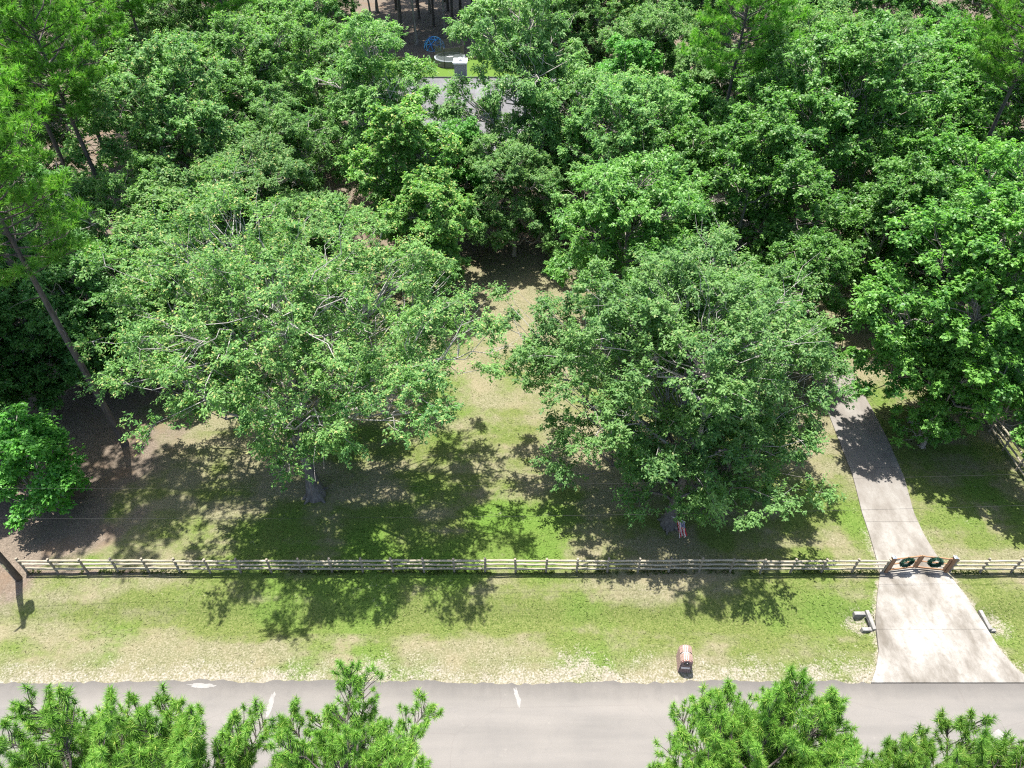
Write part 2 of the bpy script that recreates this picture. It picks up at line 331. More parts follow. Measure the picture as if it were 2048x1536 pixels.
# ------------------------------------------------------------------ ground (one sheet, masks of what grows or lies where)
DL = [(17.6, 15.40), (18.1, 16.1), (18.63, 17.1), (19.08, 18.74), (19.8, 20.3), (20.45, 21.6), (20.8, 24.1), (20.95, 25.7), (21.4, 28.4), (21.6, 31.7), (21.75, 34.2), (21.75, 38.7), (21.7, 46), (21.2, 54), (19.5, 60), (16.0, 64.5), (11.6, 67)]
DR = [(25.6, 15.40), (25.1, 16.1), (24.8, 17.1), (24.66, 18.74), (24.5, 20.3), (24.14, 21.6), (23.97, 24.1), (24.05, 25.7), (24.6, 28.4), (24.85, 31.7), (24.9, 34.2), (24.85, 38.7), (24.8, 46), (24.4, 55), (23.2, 62.5), (19.5, 68.5), (13, 72.5)]
def drive_dist(X, Y):       # signed: >0 outside the drive
    ly = np.array([p[1] for p in DL]); lx = np.array([p[0] for p in DL]); ry = np.array([p[1] for p in DR]); rx = np.array([p[0] for p in DR])
    l = np.interp(Y, ly, lx); r = np.interp(Y, ry, rx)
    d = np.maximum(l - X, X - r); return np.where((Y < 15.2) | (Y > 66), 9.0, d)
def ground_z(X, Y):
    X = np.asarray(X, float); Y = np.asarray(Y, float)
    off = sstep(0.15, 0.9, drive_dist(X, Y)) * np.where(Y < 20.6, sstep(15.6, 16.6, Y), 1.0)
    cul = np.clip(sstep(19.0, 18.75, X) + sstep(24.75, 25.0, X), 0, 1)
    ditch = -0.42 * np.exp(-((Y - 18.75) / 0.95) ** 2) * cul
    pit = -0.28 * np.exp(-((X - 18.35) ** 2 / 0.35 + (Y - 18.78) ** 2 / 0.3)) - 0.25 * np.exp(-((X - 25.3) ** 2 / 0.35 + (Y - 18.78) ** 2 / 0.3))
    bumps = (fbm(X, Y, 3.5, 5) - 0.5) * 0.16 + (fbm(X, Y, 0.7, 9, 3) - 0.5) * 0.06
    return -0.03 + ditch + pit * cul + off * (0.03 + bumps)
BASES = [(-12.0, 27.0, 3.8), (9.2, 24.8, 3.4), (20.0, 37.3, 3.0), (-8.4, 53.3, 2.5), (-24.5, 31, 4.5)]
def masks(X, Y):
    big = fbm(X, Y, 5.0, 21); med = fbm(X, Y, 1.7, 33); sm = fbm(X, Y, 0.45, 41, 3)
    stretch = fbm(X * 0.25, Y * 1.4, 1.0, 55)
    g = 0.33 + (big - 0.5) * 1.3 + (med - 0.5) * 1.1 + (stretch - 0.5) * 0.9
    g += 0.45 * np.exp(-((Y - 18.9) / 1.0) ** 2) * sstep(-26, -6, X) + 0.22 * np.exp(-((Y - 19.1) / 0.8) ** 2)
    g += 0.4 * sstep(6, 14, X) * np.exp(-((Y - 18.4) / 1.4) ** 2)
    g += 0.35 * sstep(24.8, 26, X) * sstep(21, 17, Y)
    g += 0.30 * np.exp(-((X + 3) / 7) ** 2 - ((Y - 24) / 3.5) ** 2) + 0.2 * np.exp(-((X - 15) / 5) ** 2 - ((Y - 24.5) / 3) ** 2)
    g -= 0.25 * sstep(32, 40, Y)
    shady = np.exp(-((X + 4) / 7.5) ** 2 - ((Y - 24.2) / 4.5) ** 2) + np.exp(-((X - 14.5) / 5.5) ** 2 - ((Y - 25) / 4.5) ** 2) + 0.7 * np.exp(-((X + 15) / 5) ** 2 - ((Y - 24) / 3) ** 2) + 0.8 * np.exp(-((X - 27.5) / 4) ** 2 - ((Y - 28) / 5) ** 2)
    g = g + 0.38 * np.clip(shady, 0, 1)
    edge = 15.45 + 0.3 * (med - 0.5)
    sand = sstep(edge + 2.2, edge - 0.6, Y + 1.4 * (sm - 0.5) + 1.2 * (med - 0.5)) * 0.60 + 0.22 * sstep(edge + 3.0, edge + 0.5, Y) * sstep(0.46, 0.66, med)
    dd = drive_dist(X, Y)
    sand = np.maximum(sand, sstep(0.5, 0.0, dd + 0.5 * (sm - 0.4)) * 0.75 * sstep(26, 22, Y))
    sand = sand + 0.2 * sstep(0.60, 0.74, med) * sstep(0.5, 0.62, big)
    for (px, py) in ((18.3, 18.7), (25.5, 18.6)): sand = np.maximum(sand, 0.7 * np.exp(-((X - px) ** 2 + (Y - py) ** 2) / 0.7))
    soil = 0.12 + (med - 0.5) * 1.1 + (big - 0.5) * 0.8
    soil = np.where(Y < 22.2, 0.0, soil * 0.45)
    for bx, by, br in BASES:
        r = np.hypot(X - bx, Y - by) / br; soil = soil + 0.42 * np.exp(-(r ** 2)) * (0.55 + 0.9 * med)
    soil = np.maximum(soil, 0.75 * np.exp(-((Y - 21.62) / 0.28) ** 2) * sstep(0.30, 0.6, med + 0.15))
    soil = np.maximum(soil, 0.8 * sstep(-20.0, -25.0, X + 5 * (big - 0.5) + 6 * (med - 0.5)) * sstep(21.0, 23.5, Y + 2 * (med - .5)))
    soil = np.maximum(soil, sstep(-25.2, -27.2, X + 1.5 * (med - 0.5)) * sstep(18.8, 20.8, Y + (sm - .5)))
    soil = np.maximum(soil, sstep(30.2, 31.8, X + 2.5 * (med - 0.5)) * sstep(23, 26, Y))
    soil = np.maximum(soil, sstep(46, 58, Y + 6 * (big - 0.5)) * 0.72)
    soil = soil * (1 - 0.65 * sstep(-21, -18, X) * sstep(44, 38, Y))
    yard = sstep(90, 92, Y) * sstep(108.5, 107, Y + 1.6 * (med - .5)) * sstep(-24, -20, X) * sstep(14, 8, X)
    soil = soil * (1 - yard); soil = np.maximum(soil, sstep(107.3, 109, Y)); g = np.maximum(g, yard * 1.3)
    road = (Y < 15.4)
    sand = sand * np.where(Y > 60, 0.4, 1.0)
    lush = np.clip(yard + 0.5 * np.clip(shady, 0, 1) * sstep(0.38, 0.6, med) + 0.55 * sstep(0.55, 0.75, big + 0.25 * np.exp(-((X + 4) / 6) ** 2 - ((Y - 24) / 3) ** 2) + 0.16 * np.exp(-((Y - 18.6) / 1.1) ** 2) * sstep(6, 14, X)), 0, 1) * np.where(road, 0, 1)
    return np.clip(g, 0, 1), np.clip(soil, 0, 1), np.clip(sand, 0, 1), lush
xs = np.unique(np.concatenate([np.linspace(-900, -80, 14), np.linspace(-80, -34, 40), np.linspace(-34, 34, 240), np.linspace(34, 80, 40), np.linspace(80, 900, 14)]))
ys = np.unique(np.concatenate([np.linspace(-600, 8, 12), np.linspace(8, 15, 16), np.linspace(15, 24, 90), np.linspace(24, 48, 70), np.linspace(48, 140, 60), np.linspace(140, 1100, 16)]))
GX, GY = np.meshgrid(xs, ys); GZ = ground_z(GX, GY); nx, ny = len(xs), len(ys)
i = (np.arange(ny - 1)[:, None] * nx + np.arange(nx - 1)[None, :]).ravel()
g_, s_, d_, l_ = masks(GX.ravel(), GY.ravel())
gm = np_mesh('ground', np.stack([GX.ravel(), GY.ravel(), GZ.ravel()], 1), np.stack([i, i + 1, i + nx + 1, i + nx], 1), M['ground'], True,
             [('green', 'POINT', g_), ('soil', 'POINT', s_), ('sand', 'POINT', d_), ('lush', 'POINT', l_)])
struct(obj('ground', gm))

# ------------------------------------------------------------------ road and driveway
rx_ = np.concatenate([np.linspace(-300, -40, 30), np.linspace(-39.8, 40, 400), np.linspace(40.2, 300, 30)])
e1 = 15.46 + 0.30 * (fbm(rx_, rx_ * 0, 2.2, 3) - 0.5) + 0.30 * (fbm(rx_, rx_ * 0 + 5, 0.35, 7, 3) - 0.5)
e1 = np.where((rx_ > 17.3) & (rx_ < 25.9), 15.375, e1)
e0 = 9.1 + 0.2 * (fbm(rx_, rx_ * 0 + 9, 2.2, 13) - 0.5)
cols = [e0, e0 * 0 + 10.5, e0 * 0 + 12.3, e0 * 0 + 14.0, e1, e1 + 0.02]; zc = [0.004, 0.03, 0.05, 0.03, 0.008, -0.05]
RV = np.concatenate([np.stack([rx_, c, np.full_like(rx_, z)], 1) for c, z in zip(cols, zc)]); n = len(rx_)
i = (np.arange(len(cols) - 1)[:, None] * n + np.arange(n - 1)[None, :]).ravel()
struct(obj('road', np_mesh('road', RV, np.stack([i, i + 1, i + n + 1, i + n], 1), M['asphalt'], True)))
def patch(cx, cy, pts, name='road_patch'):
    rng = random.Random(int(cx * 10)); v = []
    m_ = len(pts)
    for k in range(m_ * 5):
        a_, f_ = k // 5, (k % 5) / 5; p_, q_ = pts[a_], pts[(a_ + 1) % m_]; j_ = rng.uniform(0.72, 1.12)
        v.append((cx + (p_[0] * (1 - f_) + q_[0] * f_) * j_, cy + (p_[1] * (1 - f_) + q_[1] * f_) * (0.5 + 0.5 * j_), 0))
    def rz(y): return float(np.interp(y, [9.1, 10.5, 12.3, 14.0, 15.46], [0.004, 0.03, 0.05, 0.03, 0.008]))
    v = [(x, y, rz(y) + 0.006) for x, y, _ in v]
    mb = MB(); nn = len(v); mb.add(v + [(x, y, z - 0.02) for x, y, z in v], [tuple(range(nn))] + [(k, k + nn, (k + 1) % nn + nn, (k + 1) % nn) for k in range(nn)])
    o = obj(name, mb.mesh(name, M['dirtpatch'])); return struct(o)
patch(-11.55, 14.35, [(-.10, .52), (.02, .60), (.12, .5), (.10, .2), (.12, -.1), (.04, -.5), (-.05, -.62), (-.12, -.5), (-.16, -.1), (-.13, .3)])
patch(0.25, 14.5, [(-.16, .6), (-.05, .68), (.03, .5), (.16, .1), (.2, -.2), (.12, -.35), (.02, -.2), (-.04, .1), (-.14, .35)])
patch(22.6, 12.9, [(-.8, .25), (-.3, .12), (.1, .3), (.5, .05), (.95, .1), (.6, -.12), (.15, -.05), (-.1, -.35), (-.35, -.1)])
patch(-15.2, 15.2, [(-.7, .12), (-.2, .2), (.5, .16), (.8, .02), (.3, -.06), (-.3, -.03)])

drv = struct(obj('driveway', None, None, (0, 0, 0)))
joints = [15.40, 18.2, 21.45, 25.0, 29.2, 33.6, 38.0, 43, 48, 54]
def lr(y):
    return float(np.interp(y, [p[1] for p in DL], [p[0] for p in DL])), float(np.interp(y, [p[1] for p in DR], [p[0] for p in DR]))
for a, b_ in zip(joints[:-1], joints[1:]):
    yy = [y for y in np.linspace(a + 0.007, b_ - 0.007, 14)]; L_ = []; R_ = []
    for y in yy:
        l, r = lr(y); L_.append((l, y)); R_.append((r, y))
    top = 0.055; mb = MB(); vs = []; nn = len(yy)
    for (p, q) in zip(L_, R_):
        vs += [(p[0] - 0.0, p[1], -0.18), (p[0], p[1], top - 0.012), (p[0] + 0.02, p[1], top), (q[0] - 0.02, q[1], top), (q[0], q[1], top - 0.012), (q[0], q[1], -0.18)]
    fs = []
    for k in range(nn - 1):
        for j in range(5): fs.append((k * 6 + j, (k + 1) * 6 + j, (k + 1) * 6 + j + 1, k * 6 + j + 1)[::-1])
    e = (nn - 1) * 6; fs += [tuple(range(6))[::-1], tuple(e + q for q in range(6))]
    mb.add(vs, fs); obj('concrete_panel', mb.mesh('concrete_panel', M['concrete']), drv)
ap = MB(); vs = []; fs = []
seg = [(x, y) for x, y in DL if y >= 54]; seg2 = [(x, y) for x, y in DR if y >= 54]
seg = [(21.2, 54.01)] + seg[1:]; seg2 = [(24.42, 54.01)] + seg2
seg = seg[:5]; seg2 = seg2[:5]; nn = min(len(seg), len(seg2))
for (p, q) in zip(seg[:nn], seg2[:nn]): vs += [(p[0], p[1], -0.15), (p[0], p[1], 0.05), (q[0], q[1], 0.05), (q[0], q[1], -0.15)]
for k in range(nn - 1):
    for j in range(3): fs.append((k * 4 + j, k * 4 + j + 1, k * 4 + j + 5, k * 4 + j + 4))
ap.add(vs, fs); obj('concrete_panel', ap.mesh('concrete_bend', M['concrete']), drv)

# ------------------------------------------------------------------ trees
def unit(v): return v / (np.linalg.norm(v, axis=-1, keepdims=True) + 1e-9)
def curve(a, b, rng, n=5, sag=0.0, wob=0.06, rise=0.0):
    a = np.asarray(a, float); b = np.asarray(b, float); t = np.linspace(0, 1, n)[:, None]; L = np.linalg.norm(b - a)
    P = a + (b - a) * t; P += rng.normal(0, wob * L, (n, 3)) * np.sin(t * math.pi) * 0.6
    P[:, 2] += (np.sin(t[:, 0] * math.pi) * (rise - sag)) * L
    return P
def leaf_faces(P, A, Nn, ln, wd, fold=0.12):
    """kite leaves: P base, A axis, Nn normal"""
    B = np.cross(Nn, A); B = unit(B); ln = ln[:, None]; wd = wd[:, None]
    v0 = P; v2 = P + A * ln - Nn * ln * 0.08; m = P + A * ln * 0.45 + Nn * wd * fold
    V = np.stack([v0, m + B * wd * 0.5, v2, m - B * wd * 0.5], 1).reshape(-1, 3)
    return V, np.arange(len(P) * 4).reshape(-1, 4)

def broadleaf(seed, H, R, base, nl, nc, T, Lf, leaf, off=(0, 0), rc=1.1, tr=0.3, ratio=0.5, lean=(0, 0), wood='bark', topw=1.0, tipbias=0.5, bare=0.25, droop=0.0, xl=(), cut=None):
    rng = np.random.default_rng(seed); tubes = []; fork = base + (H - base) * 0.30
    off = np.array([off[0], off[1], 0.0]); tp = np.array([lean[0] + off[0] * 0.45, lean[1] + off[1] * 0.45, H * 0.72])
    n = 9; t = np.linspace(0, 1, n)[:, None]; TP = np.array([0, 0, -0.25]) + (tp - np.array([0, 0, -0.25])) * t
    TP[:, :2] += np.cumsum(rng.normal(0, 0.012 * H, (n, 2)), 0) * t; TR = tr * (1 - 0.80 * t[:, 0] ** 0.8); TR[0] *= 1.5; TR[1] *= 1.05
    tubes.append((TP, TR, 9))
    for k in range(5):      # root flare
        a = k * 1.257 + rng.uniform(0, 1); d = np.array([math.cos(a), math.sin(a), 0]); 
        tubes.append((np.array([[0, 0, 0.7], d * tr * 1.0 + [0, 0, 0.22], d * tr * 2.0 + [0, 0, -0.06]]) , np.array([tr * 0.55, tr * 0.42, tr * 0.12]), 5))
    def trunk_at(z):
        z = min(max(z, 0), TP[-1, 2]); j = np.interp(z, TP[:, 2], np.arange(n)); i0 = int(min(j, n - 2)); f = j - i0
        return TP[i0] * (1 - f) + TP[i0 + 1] * f, TR[i0] * (1 - f) + TR[i0 + 1] * f
    ph = rng.uniform(0, 6.28, 3)
    lobes = []
    for k in range(nl):
        u = (k + 0.5) / nl; az = k * 2.39996 + rng.normal(0, 0.25); hf = 0.04 + 0.86 * u ** 0.92
        prof = math.sqrt(max(0.02, 1 - max(0, hf - 0.12) ** 2.0 * topw)) * (0.78 + 0.22 * min(1, hf / 0.25))
        wv = 1 + 0.13 * math.sin(2 * az + ph[0]) + 0.10 * math.sin(3 * az + ph[1]) + 0.07 * math.sin(5 * az + ph[2])
        lr_ = R * rng.uniform(0.25, 0.37)
        rad = max(0, R * prof * wv * (rng.uniform(0.74, 0.95) if rng.random() < 0.72 else rng.uniform(0.25, 0.6)) - lr_ * 0.65)
        c = off + np.array([math.cos(az) * rad, math.sin(az) * rad, base + (H - base) * hf - lr_ * 0.35 + rng.normal(0, 0.3)])
        if c[2] - lr_ * 0.6 < base * 0.6: c[2] = base * 0.6 + lr_ * 0.6
        lobes.append((c, lr_))
    lobes.append((off + np.array([0, 0, H - R * 0.28]), R * 0.3))
    if cut: lobes = [q for q in lobes if not cut(*q[0])]
    lobes += [(np.array([x, y, z]), r) for x, y, z, r in xl]
    CL = []; CR = []; CO = []; per = nc / len(lobes)
    for c, lr_ in lobes:
        hz = np.linalg.norm((c - off)[:2]); z0 = max(base * 0.55, min(c[2] - 0.45 * hz - 0.5, TP[-1, 2] * 0.97)); p0, r0 = trunk_at(z0)
        node = c + np.array([0, 0, -0.45 * lr_]) - unit(np.array([c[0] - off[0], c[1] - off[1], 0.0])) * lr_ * 0.3
        lim = curve(p0, node, rng, 7, 0, 0.10, 0.05); lim_r = np.linspace(min(r0 * 0.7, 0.045 + 0.012 * np.linalg.norm(node - p0)), 0.045, 7); tubes.append((lim, lim_r, 6))
        k = max(3, int(rng.poisson(per * (lr_ / (R * 0.31)) ** 1.6)))
        d = unit(rng.normal(0, 1, (k * 3, 3)) + np.array([0, 0, 0.45])); d = d[d[:, 2] > -0.45][:k]
        for dd in d:
            cc = c + dd * lr_ * np.array([1.05, 1.05, 0.8]) * rng.uniform(0.65, 1.12); cr = rc * rng.uniform(0.7, 1.3)
            st = lim[rng.integers(4, 7)]
            br = curve(st, cc, rng, 5, 0, 0.12, 0.04); tubes.append((br, np.linspace(0.042, 0.016, 5), 4))
            if rng.random() < bare:
                e = cc + unit(rng.normal(0, 1, 3) + np.array([0, 0, 0.5])) * cr * rng.uniform(0.8, 1.3); tubes.append((curve(br[2], e, rng, 4, 0, 0.15), np.linspace(0.028, 0.008, 4), 3))
                e2 = e + rng.normal(0, 0.6, 3); tubes.append((curve(e * 0.5 + br[2] * 0.5, e2, rng, 3, 0, 0.1), np.linspace(0.016, 0.006, 3), 3))
            CL.append(cc); CR.append(cr); CO.append(unit(dd + unit(cc - off - np.array([0, 0, base + (H - base) * 0.35])) * 0.6))
    CL = np.array(CL); CR = np.array(CR); CO = np.array(CO); K = len(CL)
    td = unit(rng.normal(0, 1, (K, T, 3)) * np.array([1, 1, 0.75]) + CO[:, None, :] * 0.55 + np.array([0, 0, 0.25 - droop]))
    tl = CR[:, None] * rng.uniform(0.55, 1.15, (K, T))
    tl *= np.array([1, 1, 1])[0]
    # a few real twigs per clump
    for k in range(K):
        for j in range(3):
            e = CL[k] + td[k, j] * tl[k, j] * 0.9; m = (CL[k] + e) / 2 + rng.normal(0, 0.05, 3)
            tubes.append((np.array([CL[k], m, e]), np.array([0.015, 0.010, 0.004]), 3))
    s = 0.30 + 0.70 * rng.random((K, T, Lf)) ** 0.75
    P = CL[:, None, None, :] + td[:, :, None, :] * (tl[:, :, None] * s)[..., None] * np.array([1, 1, 0.85])
    P[..., 2] -= droop * 0.5 * (tl[:, :, None] * s) ** 2
    P = P + rng.normal(0, 0.07, P.shape)
    D = np.broadcast_to(td[:, :, None, :], P.shape).reshape(-1, 3); P = P.reshape(-1, 3); m = len(P)
    nn_ = unit(np.array([-0.08, 0.10, 0.95]) + D * 0.35 + rng.normal(0, 0.46, (m, 3)))
    ax = D * 0.7 + rng.normal(0, 0.7, (m, 3)) + np.array([0, 0, -0.15 - droop]); ax = unit(ax - nn_ * np.sum(ax * nn_, 1, keepdims=True))
    ln = leaf * rng.uniform(0.7, 1.25, m); wd = ln * ratio * rng.uniform(0.85, 1.15, m)
    V, F = leaf_faces(P, ax, nn_, ln, wd)
    tc = np.repeat(rng.uniform(-0.2, 0.2, K), T * Lf); hh = (P[:, 2] - base) / (H - base)
    tint = np.clip(rng.normal(0.42, 0.2, m) + tc, 0, 0.84)
    tipm = (rng.random(m) < tipbias * 0.45 * np.clip(s.reshape(-1) - 0.45, 0, 1) * np.clip(hh * 1.6, 0, 1.2)); tint[tipm] = rng.uniform(0.86, 1.0, tipm.sum())
    return tubes_mesh('trunk', tubes, M[wood]), np_mesh('crown', V, F, M['oak'], False, [('tint', 'FACE', tint)])

def pine(seed, H, cb, R, nb, dens, needles, nlen, nwid, tr=0.22, dead=3, wob=0.25, shoot=0.22, prof=0.75, minlen=0.35, upr=0.7, thmax=98, s0=0.22, el0=62):
    rng = np.random.default_rng(seed); tubes = []; n = 12; t = np.linspace(0, 1, n)
    TP = np.stack([np.cumsum(rng.normal(0, wob * 0.16, n)) * t, np.cumsum(rng.normal(0, wob * 0.16, n)) * t, -0.25 + (H + 0.25) * t], 1); TR = tr * (1 - 0.9 * t ** 1.15) + 0.012; TR[0] *= 1.25
    tubes.append((TP, TR, 9)); BP = []; BA = []
    def ctr(z): return np.array([np.interp(z, TP[:, 2], TP[:, 0]), np.interp(z, TP[:, 2], TP[:, 1]), z])
    BP.append(ctr(H)); BA.append(np.array([0, 0, 1.0]))
    for k in range(nb):
        f = ((k + 0.5) / nb) ** 0.8; z = H - (H - cb) * f * 0.985 - 0.1; az = k * 2.39996 + rng.normal(0, 0.35)
        L = R * (minlen * 0.6 + (1 - minlen * 0.6) * min(1, f * 1.5) ** prof) * rng.uniform(0.55, 1.12) * (1 - 0.35 * max(0, f - 0.7) / 0.3)
        el = math.radians(el0 - (el0 - 10) * min(1, f * 1.5) + rng.normal(0, 8)); d = np.array([math.cos(az) * math.cos(el), math.sin(az) * math.cos(el), math.sin(el)])
        p0 = ctr(z); ns = 6; tt = np.linspace(0, 1, ns)[:, None]; P = p0 + d * L * tt; P[:, 2] += (tt[:, 0] ** 2.2) * L * 0.22; P += rng.normal(0, 0.04 * L, (ns, 3)) * tt
        tubes.append((P, np.linspace(0.016 + 0.011 * L, 0.010, ns), 5))
        out = unit(P[-1] - P[-2]); m = max(3, int(2 + L * dens))
        BP.append(P[-1]); BA.append(unit(out + np.array([0, 0, upr])))
        for q in range(m):
            s = s0 + (1 - s0) * rng.random() ** 0.65; j = s * (ns - 1); i0 = int(min(j, ns - 2)); pp = P[i0] + (P[i0 + 1] - P[i0]) * (j - i0)
            side = unit(np.cross(out, [0, 0, 1])) * (1 if q % 2 else -1); sl = L * rng.uniform(0.10, 0.34) * (1.15 - 0.6 * s) + 0.12
            e = pp + unit(out * 0.7 + side * rng.uniform(0.3, 1.2) + np.array([0, 0, rng.uniform(0.15, 1.0)])) * sl
            tubes.append((np.array([pp, (pp + e) / 2 + rng.normal(0, 0.02, 3), e]), np.array([0.014, 0.011, 0.008]), 3))
            BP.append(e); BA.append(unit(unit(e - pp) * 0.7 + np.array([0, 0, upr]) + rng.normal(0, 0.2, 3)))
    for k in range(dead):
        az = rng.uniform(0, 6.28); z = cb - rng.uniform(0.3, 3.5); p0 = ctr(z); e = p0 + np.array([math.cos(az), math.sin(az), rng.uniform(-0.2, 0.3)]) * rng.uniform(0.8, 2.4)
        tubes.append((curve(p0, e, rng, 5, 0, 0.08), np.linspace(0.04, 0.008, 5), 4))
    BP = np.array(BP); BA = np.array(BA); K = len(BP)
    ref = unit(rng.normal(0, 1, (K, 3))); U = unit(np.cross(BA, ref)); Bn = np.cross(BA, U)
    sc = rng.uniform(0.78, 1.2, (K, 1))
    th = np.radians(rng.uniform(10, thmax, (K, needles))); al = rng.uniform(0, 6.283, (K, needles)); q = rng.uniform(-0.6, 0.45, (K, needles)) 
    th = th - np.radians(35) * q
    D = BA[:, None] * np.cos(th)[..., None] + (U[:, None] * np.cos(al)[..., None] + Bn[:, None] * np.sin(al)[..., None]) * np.sin(th)[..., None]
    P = BP[:, None] + BA[:, None] * (q * shoot * sc)[..., None]; ln = nlen * sc * rng.uniform(0.75, 1.15, (K, needles))
    tip = P + D * ln[..., None]; tip[..., 2] -= 0.06 * ln
    sd = unit(np.cross(D, rng.normal(0, 1, D.shape))) * nwid * 0.5
    V = np.stack([P + sd, P - sd, tip], 2).reshape(-1, 3); F = np.arange(len(V)).reshape(-1, 3)
    tint = np.clip(rng.normal(0.42, 0.22, (K, needles)) + rng.uniform(-0.15, 0.18, (K, 1)) + 0.25 * (q > 0.25), 0, 1).ravel()
    return tubes_mesh('trunk', tubes, M['bark_pine']), np_mesh('crown', V, F, M['pine'], False, [('tint', 'FACE', tint)])

def plant(name, var, X, Y, s, rz, mat, label, cat='tree', group=None, sz=None):
    z = float(ground_z(X, Y)); r = thing(name, label, cat, (X, Y, z), rz, group); r.scale = (s, s, sz or s)
    t = obj('trunk', var[0], r); c = obj('crown', var[1], r); c['kind'] = 'stuff'
    c.material_slots[0].link = 'OBJECT'; c.material_slots[0].material = M[mat]
    return r

# the two big front trees
VA = broadleaf(11, 17.0, 11.5, 3.8, 32, 440, 18, 29, 0.174, off=(-0.5, 3.2), rc=1.25, tr=0.44, ratio=0.46, bare=0.5, tipbias=0.9, lean=(-0.6, 0.6), wood='bark_dark', xl=[(1.4, -3.6, 10, 2.7), (4.6, -3.0, 10.3, 2.7), (3.2, -1.0, 7.6, 2.4), (-2.2, -1.6, 8.6, 2.5), (5.6, 0.2, 7.6, 2.0), (0.4, -2.0, 7.4, 2.0), (-5.2, -0.8, 8.8, 2.3), (6.0, -0.5, 9.8, 2.4), (9.7, 4.0, 9, 2.9), (8.0, 6.2, 10.6, 2.6), (7.4, -2.4, 10.2, 2.5)], cut=lambda x, y, z: (z < 8.2 and x > 4.5) or (y < -3.0 and x < 1) or (x < -6 and y < 1 and z < 6.5))
plant('oak_tree', VA, -12.0, 27.0, 1, 0, 'oak', 'broad spreading oak with tan leaf tips and thick trunk on the fence lawn')
VB = broadleaf(23, 15.4, 9.4, 3.2, 28, 350, 18, 28, 0.180, off=(0.1, 2.8), rc=1.15, tr=0.36, ratio=0.5, bare=0.45, tipbias=0.35, lean=(0.5, 0.3), wood='bark_dark', xl=[(-8.3, 6.8, 8.9, 2.6), (-4.5, 1.0, 8.5, 2.3), (0.3, 1.4, 5.8, 1.9), (4.8, 1.0, 7.5, 2.3), (5.8, 3.5, 9.0, 2.2)], cut=lambda x, y, z: (y < 0.1) or (x > 4.5 and z < 5) or x > 6.2)
plant('oak_tree', VB, 9.2, 24.8, 1, 0, 'oak2', 'spreading tree whose trunk carries the flag, between fence and driveway')

V1 = broadleaf(31, 15.0, 6.6, 3.0, 20, 190, 16, 24, 0.24, rc=1.0, tr=0.26, ratio=0.46, tipbias=0.5)
V2 = broadleaf(37, 16.0, 6.6, 2.6, 20, 190, 16, 31, 0.205, rc=1.0, tr=0.26, ratio=0.62, tipbias=0.3, topw=1.05, bare=0.15)
V3 = broadleaf(41, 13.0, 5.0, 2.2, 17, 150, 15, 23, 0.235, rc=0.9, tr=0.2, ratio=0.55, tipbias=0.9, topw=1.1, bare=0.12)
V4 = broadleaf(47, 17.5, 8.6, 3.0, 26, 270, 16, 24, 0.25, rc=1.1, tr=0.32, ratio=0.5, tipbias=0.5, bare=0.3)
V5 = broadleaf(53, 15.5, 6.4, 2.4, 19, 190, 16, 24, 0.245, rc=1.05, tr=0.25, ratio=0.36, tipbias=0.4, droop=0.45, wood='bark_pale', bare=0.35)
V6 = broadleaf(59, 6.5, 2.7, 0.7, 12, 75, 14, 15, 0.20, rc=0.62, tr=0.10, ratio=0.6, tipbias=0.3, bare=0.1)
V7 = broadleaf(83, 23.0, 6.2, 11.5, 16, 120, 12, 16, 0.34, rc=1.2, tr=0.24, ratio=0.55)
VP1 = pine(61, 25, 13.0, 4.9, 64, 7.0, 34, 0.40, 0.048, tr=0.21)
VP2 = pine(67, 24, 14.0, 4.6, 58, 7.0, 34, 0.40, 0.048, tr=0.22, dead=6)

